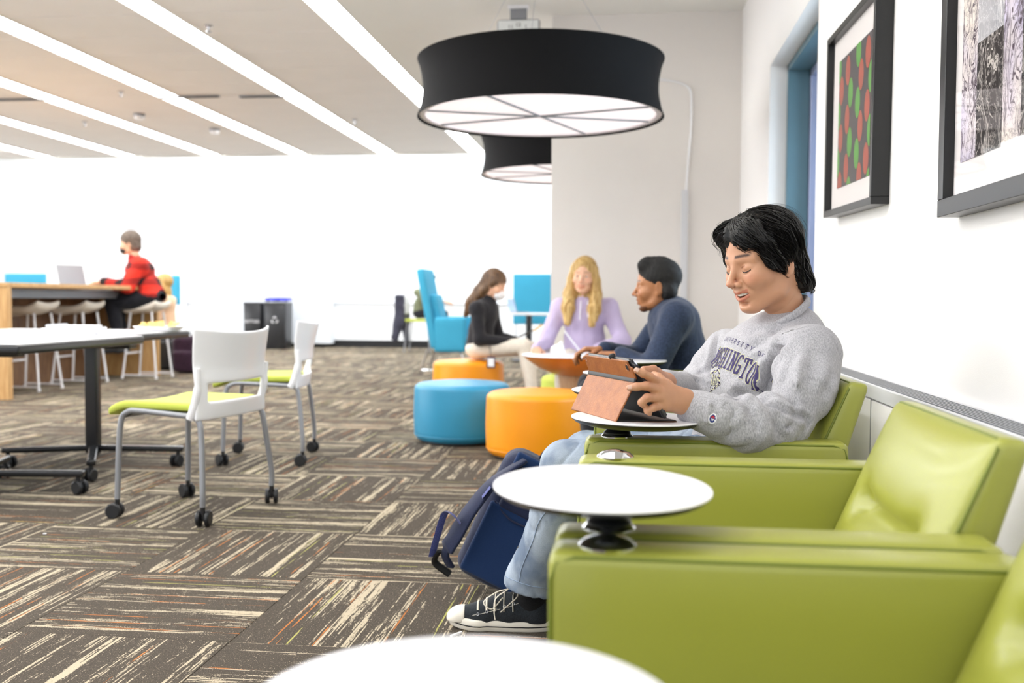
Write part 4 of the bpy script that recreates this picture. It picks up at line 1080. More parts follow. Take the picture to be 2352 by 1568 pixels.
    S = SDF((-.2, -.16, -.52 if 'long' in kind else -.16), (.16, .16, .2), .006)
    if kind == 'short':
        S.ell((-.012, 0, .052), (.099, .081, .086), .01); S.cap((-.045, -.045, -.02), (-.045, .045, -.02), .042, .042, .02); S.cap((.052, -.035, .100), (.062, .03, .102), .028, .028, .02); S.cap((-.02, 0, .112), (.045, 0, .118), .028, .026, .02)
        S.ell((.115, 0, -.02), (.085, .10, .085), .012, sub=True); S.ell((.02, .09, -.04), (.05, .03, .05), .01, sub=True); S.ell((.02, -.09, -.04), (.05, .03, .05), .01, sub=True)
    if kind == 'bob':
        S.ell((-.018, 0, .05), (.108, .088, .098), .01); S.ell((-.045, 0, -.03), (.07, .080, .07), .03); S.ell((.12, 0, -.03), (.085, .12, .085), .012, sub=True)
    if 'long' in kind:
        S.ell((-.016, 0, .05), (.106, .085, .096), .01)
        if kind == 'long_back':
            S.chain([(-.05, 0, .02), (-.09, 0, -.10), (-.14, 0, -.22), (-.15, 0, -.34)], [.075, .065, .05, .02], .03)
            for s in (-1, 1): S.chain([(.0, s*.062, .03), (-.05, s*.06, -.06), (-.10, s*.04, -.18)], [.028, .032, .03], .02)
            S.ell((.115, 0, -.03), (.085, .09, .08), .012, sub=True)
        else:
            for s in (-1, 1):
                S.chain([(.01, s*.066, .06), (.0, s*.082, -.02), (.02, s*.095, -.12), (.055, s*.092, -.22), (.075, s*.085, -.32)], [.026, .030, .038, .044, .022], .02)
                S.chain([(.035, s*.050, .085), (.028, s*.075, .02), (.03, s*.085, -.06)], [.020, .016, .018], .02)
            S.ell((-.04, 0, -.1), (.06, .08, .13), .03); S.ell((.125, 0, -.025), (.085, .062, .115), .010, sub=True)
    V, F = S.mesh(); V = lapl(V, F, 1); N_ = vnorm(V, F)
    ang = np.arctan2(V[:, 1], V[:, 0]+.02)
    if 'long' in kind: dsp = .0035*np.sin(ang*34+np.sin(V[:, 2]*22)*1.5)+.002*np.sin(ang*83+V[:, 2]*30)
    elif kind == 'short': dsp = .004*fnoise(V, 150, 3, 5)
    else: dsp = .003*np.sin(ang*30+V[:, 2]*60+np.sin(V[:, 2]*40))
    V = V+N_*dsp[:, None]; V = (V*hs) @ R.T+hc; sobj('hair', V, F, hm, t)
    return t, body, R, hc, W
#@@BG
SK1 = skin_mat('skin_fair', 'e3b394'); SK2 = skin_mat('skin_tan', 'a8714a'); SK3 = skin_mat('skin_light', 'dcae90')
lilac = cloth_mat('lilac_fleece', 'b9aace', 'cfc2e0'); navy = cloth_mat('navy_shirt', '232d40', '34405a', 160); blackj = cloth_mat('black_jacket', '1c1c20', '2e2e33', 120)
cream = cloth_mat('cream_trousers', 'd6cdbf', 'e6dfd3', 90); dkt = cloth_mat('dark_trousers', '1b1c22', '292a31', 90); olive = cloth_mat('olive_sweater', '6d7358', '878c70', 120); peach = cloth_mat('peach_jumper', 'd9b08c', 'e6c6a6', 90); jeansb = cloth_mat('blue_jeans', '2c4a78', '3e5f90', 90)
def plaid():
    m, N, b = newmat('red_black_plaid'); o = N.sep(N.obj())
    def band(x, f, off): return N.math('GREATER_THAN', N.math('FRACT', N.math('ADD', N.math('MULTIPLY', x, f), off)), .56)
    a_ = N.math('ADD', N.math('MULTIPLY', o[0], .8), N.math('MULTIPLY', o[1], -.6))
    A = band(a_, 5.4, .1); B = band(o[2], 5.6, .3); s = N.math('ADD', A, B)
    c = N.mix(N.math('GREATER_THAN', s, .5), lin('e0301f'), lin('9c1f17')); c = N.mix(N.math('GREATER_THAN', s, 1.5), c, lin('1c1618')); N.put(b.inputs['Base Color'], c); b.inputs['Roughness'].default_value = .9; return m
HB = hair_mat('hair_blonde', 'a8803f', 'e0bf7e', (70, 70, 8), .45); HBR = hair_mat('hair_brown', '4a3524', '7c5c3e', (60, 60, 8)); HK = hair_mat('hair_black', '060505', '110f0e', (90, 90, 40), .75); HG = hair_mat('hair_greybrown', '4b3f36', '7a6c60', (60, 60, 30), .5)
# lilac hoodie woman behind the round table
t_, b_, R_, hc_, W_ = person('woman in a lilac hoodie with long blonde hair behind the round table', (-.33, 7.50, .43), math.radians(-90), dict(chest=(.07, 0, .40), belly=(.03, 0, .24), neck=(.10, 0, .52), sl=(.05, .17, .45), sr=(.05, -.17, .45),
    el=(.17, .27, .22), er=(.14, -.27, .20), wl=(.31, .10, .175), wr=(.31, -.315, .175)), ((.145, 0, .665), math.radians(-8), math.radians(-2), math.radians(-3)), SK1, lilac, cream, ('long_front', (.50, .40, .28), HB), h=.0095, hood=True, hands=((.9, -.3, -.1), (.9, .1, -.12)), eyes=True, foldamp=.008, wide=1.04, seed=3)
MB().tube([tuple(W_('neck')+np.array([-.02, -.085, -.02])), tuple(W_('neck')+np.array([-.025, -.135, -.16]))], .004, 6).build('drawstring', MT['whitep'], t_); MB().tube([tuple(W_('neck')+np.array([.03, -.085, -.02])), tuple(W_('neck')+np.array([.035, -.135, -.14]))], .004, 6).build('drawstring', MT['whitep'], t_)
ottoman(-.33, 7.52, 0, MT['lime'], 'lime green ottoman under the woman in the lilac hoodie')
# navy shirt man
t_, b_, R_, hc_, W_ = person('man in a navy shirt with short black curly hair in profile', (.27, 4.88, .44), math.radians(184), dict(chest=(.05, 0, .38), belly=(.01, 0, .24), neck=(.085, 0, .46), sl=(.06, .175, .42), sr=(.05, -.17, .43),
    el=(.17, .22, .185), er=(.20, -.2, .22), wl=(.295, .13, .255), wr=(.36, -.02, .27)), ((.125, 0, .555), math.radians(-8), math.radians(-2), 0), SK2, navy, dkt, ('short', (.10, .08, .07), HK), h=.0085, hands=((.9, -.35, .03), (1, .1, .03)), beard=(.25, .2, .18), foldamp=.007, wide=1.1, curl=(.5, .6, .65, .7), seed=5, lips=(.85, .65, .6))
# masked woman on the orange ottoman
t_, b_, R_, hc_, W_ = person('woman in a black jacket and white face mask looking at a phone', (-1.36, 9.08, .415), math.radians(-14), dict(chest=(.05, 0, .40), neck=(.085, 0, .52), sl=(.04, .155, .44), sr=(.03, -.155, .44), el=(.10, .18, .19), er=(.08, -.2, .18), wl=(.31, .05, .17), wr=(.29, -.07, .165), kl=(.42, .1, .10), kr=(.43, -.06, .13), al=(.44, .1, -.32), ar=(.52, -.05, -.32)),
    ((.13, 0, .64), math.radians(0), math.radians(-22), 0), SK1, blackj, cream, ('long_back', (.35, .27, .2), HBR), h=.011, curl=(.5, .5, .5, .5), foldamp=.007, seed=8, hh=.005)
S = SDF((.03, -.07, -.13), (.14, .07, .02), .004); S.ell((.070, 0, -.058), (.052, .054, .050), .01); S.ell((.112, 0, -.045), (.012, .022, .030), .02); V, F = S.mesh(); V = (V*1.06) @ R_.T+hc_; sobj('face_mask', V, F, MT['whitep'], t_)
ph = thing('phone', 'dark phone with a yellow card case in the masked woman hands', 'phone', W_('wr')+np.array([.16, .03, .07]), -.2)
MB().box((0, 0, 0), (.15, .075, .009), .004, rot=Matrix.Rotation(math.radians(-25), 3, 'Y')).build('case', MT['black'], ph, wn=True); MB().box((.11, 0, .055), (.10, .085, .005), .002, rot=Matrix.Rotation(math.radians(-35), 3, 'Y')).build('card', mat('yellow_card', 'f0b92c', .5), ph, wn=True)
bd = at(1128, 832, Y=8.850); hd_ = MB().box(bd, (.075, .006, .10), .003).build('name_badge', mat('badge_violet', '3a2c50', .5), t_, wn=True); MB().box(bd+np.array([0, -.004, 0]), (.055, .002, .075)).build('card', MT['white'], hd_, smooth=False); MB().tube(spl([bd+np.array([0, 0, .05]), bd+np.array([-.02, .03, .16]), bd+np.array([-.03, .06, .28])], 5), .003, 6).build('lanyard', MT['black'], t_)
# plaid person
t_, b_, R_, hc_, W_ = person('person in a red and black plaid shirt on a bar stool with black mask', (-5.74, 11.45, .865), math.radians(200), dict(chest=(.10, 0, .38), belly=(.04, 0, .22), neck=(.16, 0, .52), sl=(.09, .19, .43), sr=(.10, -.18, .43), el=(.20, .26, .20), er=(.22, -.2, .22), wl=(.44, .16, .25), wr=(.44, -.08, .25), kl=(.36, .14, .03), kr=(.36, -.12, .03), al=(.30, .15, -.42), ar=(.28, -.12, -.42)),
    ((.20, 0, .66), math.radians(0), math.radians(-8), 0), SK3, plaid(), dkt, ('bob', (.3, .25, .2), HG), h=.0125, hs=1.12, wide=1.5, hh=.006, foldamp=.012, seed=11)
S = SDF((.02, -.08, -.13), (.14, .08, .02), .006); S.ell((.066, 0, -.06), (.054, .058, .050), .01); V, F = S.mesh(); sobj('face_mask', (V*1.06) @ R_.T+hc_, F, MT['blackp'], t_)
# olive person, far
t_, b_, R_, hc_, W_ = person('person in an olive sweater sitting far away beside the blue lounge chair', (-3.80, 17.9, .60), 0., dict(chest=(.08, 0, .40), neck=(.12, 0, .52), el=(.2, .2, .25), er=(.2, -.2, .22), wl=(.4, .1, .3), wr=(.4, -.1, .3), al=(.40, .12, -.50), ar=(.40, -.12, -.50)), ((.16, 0, .65), 0, math.radians(-25), 0), SK3, olive, dkt, ('short', (.2, .15, .12), HK), h=.016, hh=.009, foldamp=.006, seed=13)
t = thing('far_chair', 'lime seated chair far away under the person in olive', 'chair', (-3.80, 17.9, 0))
V, F = rgrid((.46, .46, .05), .02, (4, 4, 1)); npobj('seat', V+np.array([0, 0, .575]), F, MT['lime'], t); V, F = rgrid((.04, .44, .34), .015, (1, 4, 4)); npobj('backrest', V+np.array([-.24, 0, .86]), F, MT['whitep'], t)
for sx in (-.2, .2):
    for sy in (-.2, .2): MB().tube([(sx*.9, sy, .56), (sx*1.2, sy*1.1, 0)], .013, 8).build('leg', MT['silver'], t)
S = SDF((-4.5, 17.4, .1), (-3.7, 18.4, 1.25), .014); S.box((-4.12, 17.9, .76), (.09, .28, .28), .04, .05); S.cap((-4.14, 17.70, .55), (-4.20, 17.66, .26), .10, .07, .05); S.cap((-4.10, 18.05, .5), (-4.08, 18.05, .2), .08, .05, .05); V, F = S.mesh(); N_ = vnorm(V, F)
tag(sobj('jacket', V+N_*(.012*fnoise(V, 16, 3))[:, None], F, cloth_mat('slate_jacket', '30303c', '474756', 60)), 'dark slate jacket hanging over the far chair back', 'jacket')
# person hidden behind the plaid one
t_, b_, R_, hc_, W_ = person('person in a peach jumper and blue jeans, mostly hidden behind the plaid shirt', (-6.22, 12.9, .44), math.radians(190), dict(), ((.05, 0, .66), 0, 0, 0), SK3, peach, jeansb, ('long_front', (.4, .3, .2), HB), h=.017, hh=.010, foldamp=.006, seed=15)
ottoman(-6.22, 12.9, 0, MT['black'], 'black ottoman under the person in the peach jumper')
laptop((-6.42, 11.05, BZ+.004), math.radians(-28), 'grey laptop open on the bar table before the plaid shirt', w_=.34, d_=.24, ang=108, scr='4c5d75')
laptop((-.235, 6.93, TZ), math.radians(4), 'silver laptop seen edge on, on the round table', w_=.26, d_=.19, ang=128, cm='whitep')
S = SDF((-6.6, 11.0, 1.05), (-5.8, 11.9, 1.35), .01); S.ell((-6.16, 11.30, 1.155), (.11, .09, .045), .02); S.ell((-6.11, 11.36, 1.17), (.06, .06, .05), .02); V, F = S.mesh(); N_ = vnorm(V, F); tag(sobj('paper_bag', V+N_*(.008*fnoise(V, 40, 4))[:, None], F, MT['white']), 'crumpled white paper bag on the bar table by the laptop', 'bag')
S = SDF((-.65, 6.5, .55), (-.2, 6.95, .75), .006); S.ell((-.475, 6.70, .625), (.045, .04, .04), .01); S.cap((-.46, 6.70, .62), (-.45, 6.70, .68), .025, .01, .02); V, F = S.mesh(); N_ = vnorm(V, F); tag(sobj('crumpled_paper', V+N_*(.008*fnoise(V, 90, 4))[:, None], F, MT['white']), 'crumpled white paper on the round table before the laptop', 'paper')
def small_pack(loc, m, label, s=1.):
    t = thing('rucksack', label, 'bag', loc); S = SDF((-.25, -.25, -.02), (.25, .25, .6), .014); S.box((0, 0, .22*s), (.17*s, .13*s, .215*s), .08, .02); S.box((0, -.12*s, .14*s), (.13*s, .06*s, .12*s), .04, .02); V, F = S.mesh(); N_ = vnorm(V, F); V = V+N_*(.010*fnoise(V, 14, 6))[:, None]; V[:, 2] = np.maximum(V[:, 2], 0)
    sobj('body', V, F, m, t); MB().tube(spl([(-.05, 0, .42*s), (0, 0, .48*s), (.05, 0, .42*s)], 6), .01, 8).build('handle', MT['black'], t)
small_pack((-5.62, 12.25, 0), cloth_mat('plum_nylon', '241524', '3a2236', 40), 'dark plum rucksack on the floor behind the bar stool legs', 1.1)
#@@HERO
# ================================================================== THE MAN IN THE GREY SWEATSHIRT
HS = 1.06
hero = thing('person', 'young man in a grey college sweatshirt and light jeans using a tablet', 'person', (0, 0, 0))
skinh = skin_mat('skin_warm', 'c39070', .48)
def heather():
    m, N, b = newmat('grey_heather_fleece'); v = N.obj(); o = N.sep(v)
    n1 = N.noise(N.xyz(N.math('MULTIPLY', o[0], 420.), N.math('MULTIPLY', o[1], 420.), N.math('MULTIPLY', o[2], 150.)), 1., 3., .7); n2 = N.noise(v, 45, 3)
    c = N.mix(N.ramp(n1, .30, .70), lin('9a999e'), lin('c9c8cc')); c = N.mix(N.math('MULTIPLY', N.ramp(n2, .3, .8), .25), c, lin('a3a2a8'))
    N.put(b.inputs['Base Color'], c); b.inputs['Roughness'].default_value = .95; b.inputs['Specular IOR Level'].default_value = .15; b.inputs['Sheen Weight'].default_value = .2
    bn = N.n('ShaderNodeBump'); bn.inputs['Distance'].default_value = .0012; N.put(bn.inputs['Height'], N.noise(v, 900, 2)); N.put(b.inputs['Normal'], bn.outputs[0]); return m
HEA = heather()
def A3(x, y, Y): return at(x, y, Y=Y)
nsh, fsh = A3(1858, 815, 2.48), A3(1675, 818, 2.82); nel = A3(1812, 960, 2.39); nmid = A3(1700, 973, 2.315); nc0 = A3(1640, 955, 2.30); nc1 = A3(1578, 930, 2.315)
fel, fw0, fwr = A3(1596, 905, 2.78), A3(1560, 893, 2.66), A3(1525, 880, 2.55)
neckb = A3(1786, 742, 2.62); pel = np.array([.29, 2.66, .555]); bel = A3(1722, 935, 2.66); che = A3(1768, 850, 2.66)
sv = nsh-fsh; sv /= np.linalg.norm(sv); uv = neckb-bel; uv /= np.linalg.norm(uv); fv = np.cross(sv, uv); fv /= np.linalg.norm(fv)
if fv[0] > 0: fv = -fv
Rt = np.stack([fv, sv, np.cross(fv, sv)], 1)
# ---- sweatshirt
S = SDF((-.02, 2.16, .44), (.70, 3.02, 1.02), .0048); k = .05
S.ell(pel+[0, 0, .01], (.14, .18, .10), k); S.ell(bel, (.125, .155, .15), k, Rt); S.ell(che, (.116, .150, .15), k, Rt)
S.cap(nsh, fsh, .075, .068, .045); cn = A3(1801, 722, 2.625); dfb = np.array([-.107, -.067, -.081]); cax = np.cross(dfb, sv); cax /= np.linalg.norm(cax); cax = cax if cax[2] > 0 else -cax
S.cap(che+[0, 0, .04], cn-cax*.045, .10, .066, .05)
S.ell(che-fv*.06+uv*.02, (.08, .14, .13), .05, Rt)
S.chain([nsh, nsh*.5+nel*.5+np.array([.012, -.01, .0]), nel, nmid, nc0], [.076, .077, .065, .060, .052], .008)
S.cap(nel+np.array([-.01, -.01, -.02]), nmid+np.array([.04, 0, -.014]), .050, .050, .03)
S.chain([fsh, fsh*.5+fel*.5, fel, fw0], [.070, .066, .058, .046], .03)
# armpit and elbow creases, belly shadow, stacked folds at the elbow and wrist
S.chain([A3(1795, 775, 2.43), A3(1770, 850, 2.42), A3(1762, 925, 2.41)], [.004, .006, .008], .020, sub=True)
S.chain([A3(1655, 775, 2.72), A3(1643, 850, 2.70), A3(1630, 890, 2.70)], [.004, .005, .006], .018, sub=True)
S.chain([A3(1775, 960, 2.33), A3(1830, 965, 2.31), A3(1850, 945, 2.32)], [.002, .004, .002], .012, sub=True)
S.chain([A3(1790, 1000, 2.31), A3(1800, 980, 2.305), A3(1845, 975, 2.31)], [.002, .003, .002], .012, sub=True)
for (x0, y0, x1, y1, Yq, r_) in ((1690, 925, 1672, 1000, 2.262, .004), (1745, 920, 1738, 985, 2.262, .004)): S.cap(A3(x0, y0, Yq), A3(x1, y1, Yq), r_*.5, r_, .012, sub=True)
S.chain([A3(1590, 850, 2.71), A3(1612, 862, 2.69), A3(1628, 880, 2.69)], [.003, .005, .003], .012, sub=True)
S.chain([A3(1672, 915, 2.50), A3(1705, 905, 2.50), A3(1755, 915, 2.48)], [.006, .010, .008], .02, sub=True)
S.cap(A3(1700, 830, 2.52), A3(1790, 745, 2.5), .002, .003, .014, sub=True)
# ridges
S.chain([A3(1798, 765, 2.42), A3(1855, 748, 2.41)], [.004, .003], .012); S.chain([A3(1838, 830, 2.385), A3(1826, 900, 2.32)], [.006, .006], .02)
S.chain([A3(1760, 1000, 2.275), A3(1690, 1010, 2.27)], [.006, .005], .02)
# collar opening
ax = A3(1765, 690, 2.60)-neckb; ax /= np.linalg.norm(ax)
V, F = S.mesh(); V = lapl(V, F, 2); N_ = vnorm(V, F)
def crease(V, fr, seed, wd, st=(1, 1, 1)): n = fnoise(V, fr, seed, 3, st); return np.exp(-(n/wd)**2)
def ripple(V, a, b_, wl, amp, tilt, seed=0):
    d = b_-a; L = np.linalg.norm(d); d = d/L; u = (V-a) @ d; r_ = V-a-u[:, None]*d; rn = np.linalg.norm(r_, axis=1); th = np.arctan2(r_[:, 2], r_ @ np.cross([0, 0, 1.], d))
    ph = u/wl+tilt*np.sin(th+seed)+.35*np.sin(u*31+seed*2+th*2); w_ = np.exp(-((u-L*.5)/(L*.62))**4)*np.exp(-(np.maximum(rn-.09, 0)/.03)**2)
    f_ = np.sin(2*math.pi*ph); return amp*w_*(f_*np.abs(f_)**.3)*(.5+.5*np.sin(th*1.5+ph*1.3+seed))
armm = nsh*.5+nel*.5
V = V+N_*(.0045*fnoise(V, 9, 21, 3, (1, 1, .8))-.0050*crease(V, 6.5, 4, .09, (1.2, 1.2, .8))-.0035*crease(V, 10, 17, .08, (1, 1, .6))
    +ripple(V, nel+[0, 0, -.01], nc0, .052, .0055, .55, 1.)+ripple(V, armm, nel, .060, .0045, .8, 2.)+ripple(V, nsh, armm, .09, .003, .9, 4.)+ripple(V, fel, fw0, .045, .004, .5, 3.)+ripple(V, pel, che, .075, .006, .5, 5.)+.0006*fnoise(V, 60, 5, 5))[:, None]
def carve(V, F, paths, cam0=np.array([0, 0, CAMH])):
    bv = BVHTree.FromPolygons([tuple(v) for v in V], [tuple(f) for f in F.tolist()]); N_ = vnorm(V, F); D = np.zeros(len(V))
    for path, dep, wd, *o_ in paths:
        pts = []
        for p in spl([Vector((x, y, 0)) for x, y in path], 5):
            d = Vector(A3(p.x, p.y, 3.)-cam0).normalized(); h_ = bv.ray_cast(Vector(cam0), d, 5.)
            if h_[0] is not None: pts.append(np.array(h_[0]))
        if len(pts) < 2: continue
        best = np.full(len(V), 9.); tt = np.zeros(len(V))
        for i in range(len(pts)-1):
            a, b_ = pts[i], pts[i+1]
            if np.linalg.norm(b_-a) > .05: continue
            ab = b_-a; t = np.clip((V-a) @ ab/max(ab @ ab, 1e-9), 0, 1); dd = np.linalg.norm(V-a-t[:, None]*ab, axis=1); m = dd < best; best[m] = dd[m]; tt[m] = (i+t[m])/(len(pts)-1)
        env = np.clip(np.sin(np.pi*np.clip(tt, .04, .96))*1.6, 0, 1); D += -dep*env*np.exp(-(best/wd)**2)+dep*.45*env*np.exp(-((best-2.0*wd)/(wd*1.1))**2)
    return V+N_*D[:, None]
Zm = lambda *l: [(1560+x/4.127, 680+y/4.127) for x, y in l]
V = carve(V, F, [
    (Zm((1010, 395), (950, 500), (900, 620), (850, 800), (832, 900), (828, 1000)), .022, .013), (Zm((1350, 190), (1345, 300), (1240, 330), (1060, 372)), .0022, .0035), (Zm((1345, 300), (1440, 360), (1500, 480), (1530, 620)), .0022, .0035),
    (Zm((1040, 235), (920, 320), (800, 420), (660, 500)), .008, .014), (Zm((960, 300), (800, 330), (640, 330)), .006, .012), (Zm((480, 965), (560, 935), (640, 925), (740, 960), (825, 1010)), .016, .014),
    (Zm((820, 1028), (900, 1040), (1010, 1085), (1130, 1130), (1200, 1140)), .011, .008), (Zm((1170, 1130), (1215, 1180), (1225, 1260)), .008, .007), (Zm((890, 1150), (940, 1270), (1000, 1380)), .007, .010),
    (Zm((640, 1040), (700, 1140), (690, 1260)), .006, .011), (Zm((375, 330), (350, 450), (330, 570), (300, 680), (285, 800), (280, 930)), .014, .009), (Zm((170, 735), (230, 720), (300, 740)), .006, .007),
    (Zm((120, 790), (190, 810), (270, 850)), .007, .008), (Zm((1290, 480), (1250, 700), (1240, 880)), .005, .016), (Zm((1130, 500), (1020, 720), (960, 900)), .005, .013), (Zm((1480, 700), (1420, 850), (1330, 980)), .006, .012),
    (Zm((560, 760), (640, 830), (760, 900)), .006, .011), (Zm((700, 620), (790, 560), (870, 560)), .005, .010), (Zm((1060, 990), (1100, 1060), (1120, 1150)), .006, .008), (Zm((470, 1000), (445, 1130), (440, 1290)), .006, .006)])
sweat = sobj('sweatshirt', V, F, HEA, hero); SWB = BVHTree.FromPolygons([tuple(v) for v in V], [tuple(f) for f in F.tolist()])
# collar rib (torus) and cuff
def ring(c, n, ra, rb, r, m, name, parent, seg=48, e1=None, flat=1., tube=10):
    n = Vector(n).normalized(); e = Vector(e1) if e1 is not None else Vector((0, 0, 1)).cross(n); e = (e-n*e.dot(n)).normalized(); g = n.cross(e)
    vs = []; c = Vector(c)
    for i in range(seg):
        a = 2*math.pi*i/seg; d = e*math.cos(a)*ra+g*math.sin(a)*rb; dn = d.normalized()
        for j in range(tube):
            b_ = 2*math.pi*j/tube; vs.append(tuple(c+d+dn*(r*math.cos(b_))+n*(r*flat*math.sin(b_))))
    fs = [[i*tube+j, i*tube+(j+1) % tube, ((i+1) % seg)*tube+(j+1) % tube, ((i+1) % seg)*tube+j] for i in range(seg) for j in range(tube)]
    return npobj(name, np.array(vs), fs, m, parent)
ring(cn+cax*.004, cax, .066, .072, .0050, HEA, 'collar', sweat, e1=tuple(sv), flat=2.0)
# cuff: ribbed, with folded tab
cd = nc1-nc0; cd /= np.linalg.norm(cd)
S = SDF(nc1-.14, nc0+.14, .003); S.cap(nc0-cd*.012, nc0+cd*.028, .050, .047, .01); S.cap(nc0+cd*.02, nc1-cd*.006, .044, .039, .006)
for s_ in range(1): S.chain([nc0+cd*.014+np.array([0, -.047, .028]), nc0+cd*.018+np.array([0, -.050, -.012])], [.004, .006], .01)
S.cap(nc1-cd*.002, nc1+cd*.05, .033, .030, .004, sub=True)
V, F = S.mesh(); V = lapl(V, F, 1); N_ = vnorm(V, F); V = V+N_*(.0016*fnoise(V, 50, 9, 5))[:, None]; cuff = sobj('cuff', V, F, HEA, hero)
CUB = BVHTree.FromPolygons([tuple(v) for v in V], [tuple(f) for f in F.tolist()])
S = SDF(fwr-.14, fw0+.14, .004); S.cap(fw0, fwr, .046, .036, .01); V, F = S.mesh(); sobj('cuff', V, F, HEA, hero)
# ---- print on the chest: stroke letters with slab serifs, draped over the cloth
def L_(ch):
    W_, A_, H_ = [], [], []
    sl = lambda x, y, w=.14: [(x-w, y), (x+w, y)]
    arc = lambda cx_, cy_, rx, ry, a0, a1, n=14: [(cx_+rx*math.cos(math.radians(a0+(a1-a0)*i/n)), cy_+ry*math.sin(math.radians(a0+(a1-a0)*i/n))) for i in range(n+1)]
    return dict(
        W=[[(.05, .95), (.28, .05), (.5, .8), (.72, .05), (.95, .95)], sl(.06, .97), sl(.94, .97), sl(.5, .85, .10)],
        A=[[(.1, .04), (.5, .96), (.9, .04)], [(.27, .36), (.73, .36)], sl(.1, .03), sl(.9, .03)],
        S=[arc(.5, .73, .34, .23, 20, 260), arc(.5, .27, .34, .23, 80, -160)],
        H=[[(.2, .03), (.2, .97)], [(.8, .03), (.8, .97)], [(.2, .5), (.8, .5)], sl(.2, .03), sl(.2, .97), sl(.8, .03), sl(.8, .97)],
        I=[[(.5, .03), (.5, .97)], sl(.5, .03, .2), sl(.5, .97, .2)],
        N=[[(.2, .03), (.2, .97)], [(.2, .95), (.8, .05)], [(.8, .03), (.8, .97)], sl(.2, .03), sl(.2, .97), sl(.8, .97)],
        G=[arc(.5, .5, .36, .46, 45, 330, 22), [(.82, .04), (.82, .45), (.52, .45)]],
        T=[[(.5, .03), (.5, .95)], [(.1, .95), (.9, .95)], [(.1, .95), (.1, .78)], [(.9, .95), (.9, .78)], sl(.5, .03)],
        O=[arc(.5, .5, .36, .46, 0, 360, 26)],
        U=[[(.2, .97), (.2, .3)]+arc(.5, .3, .3, .27, 180, 360, 12)+[(.8, .97)]],
        V=[[(.1, .97), (.5, .03), (.9, .97)]], E=[[(.85, .97), (.2, .97), (.2, .03), (.85, .03)], [(.2, .5), (.7, .5)]],
        R=[[(.2, .03), (.2, .97), (.6, .97)]+arc(.6, .74, .22, .23, 90, -90, 8)+[(.2, .51)], [(.5, .51), (.85, .03)]],
        Y=[[(.1, .97), (.5, .5), (.9, .97)], [(.5, .5), (.5, .03)]], F=[[(.85, .97), (.2, .97), (.2, .03)], [(.2, .5), (.7, .5)]])[ch]
def ribbon(poly, w, step):
    out = []
    for i in range(len(poly)-1):
        a, b_ = np.array(poly[i]), np.array(poly[i+1]); L = np.linalg.norm(b_-a)
        if L < 1e-9: continue
        d = (b_-a)/L; n = np.array([-d[1], d[0]]); a = a-d*w*.35; b_ = b_+d*w*.35; L = np.linalg.norm(b_-a); m = max(1, int(L/step)); q = 2
        for j in range(m):
            for c in range(q):
                t0, t1 = j/m, (j+1)/m; s0, s1 = -w/2+w*c/q, -w/2+w*(c+1)/q
                out.append([a+d*L*t0+n*s0, a+d*L*t1+n*s0, a+d*L*t1+n*s1, a+d*L*t0+n*s1])
    return out
def drape(qs, org, ex, ey, dr, bvh, off, name, m, parent, back=.25, lim=True):
    vs, fs = [], []
    for q in qs:
        pts = []
        for p in q:
            o_ = Vector(org+ex*p[0]+ey*p[1]-dr*back); hit = bvh.ray_cast(o_, Vector(dr), back+.16)
            if hit[0] is None: pts = None; break
            if bvh is SWB and lim and (hit[0]-Vector(org)).dot(Vector(dr)) < -.9 or (bvh is SWB and lim and hit[0].y < 2.478): pts = None; break
            pts.append(hit[0]+hit[1]*off if hit[1].dot(Vector(dr)) < 0 else hit[0]-Vector(dr)*off)
        if pts is None or max((pts[i]-pts[(i+1) % 4]).length for i in range(4)) > .03: continue
        b_ = len(vs); vs += [tuple(p) for p in pts]; fs.append((b_, b_+1, b_+2, b_+3))
    if not vs: return None
    return npobj(name, np.array(vs), [list(f) for f in fs], m, parent, )
PUR = mat('print_purple', '3a3160', .8, var=.15, nscale=300); PYE = mat('print_pale_yellow', 'd8d6ac', .8)
ex = -sv if sv[0] < 0 else sv; ex = ex*math.cos(-.24)+uv*math.sin(-.24); ey = np.cross(fv, ex); ey = ey if ey[2] > 0 else -ey
org = A3(1662, 824, 2.58)
word = 'WASHINGTON'; lw, lh = .0238, .054; q1, q2 = [], []
for i, ch in enumerate(word):
    u0 = (i-len(word)/2)*lw; arch = -.00042*((i+.5-len(word)/2)**2)*2.2
    grow = 1+.012*((i+.5-5)**2)
    for pl in L_(ch):
        P = [(u0+x*lw*.92, arch+(y-.5)*lh*grow) for x, y in pl]; q1 += ribbon(P, .0058, .006); q2 += ribbon(P, .0088, .006)
drape(q2, org, ex, ey, -fv*-1 if False else -(-fv), SWB, .0008, 'print_outline', PYE, sweat) if False else None
DR = -fv
for qs, off, nm, m_ in ((q2, .0007, 'print_outline', PYE), (q1, .0014, 'print_letters', PUR)):
    o = drape(qs, org, ex, ey, DR, SWB, off, nm, m_, sweat)
    if o: o['kind'] = 'stuff'
q3 = []
for i, ch in enumerate('UNIVERSITY OF'):
    if ch == ' ': continue
    u0 = (i-6.5)*.0172
    for pl in L_(ch): q3 += ribbon([(u0+x*.0115, .045-.00012*((i-6)**2)*2.+y*.0125) for x, y in pl], .0017, .004)
o = drape(q3, org, ex, ey, DR, SWB, .0014, 'print_letters', PUR, sweat)
if o: o['kind'] = 'stuff'
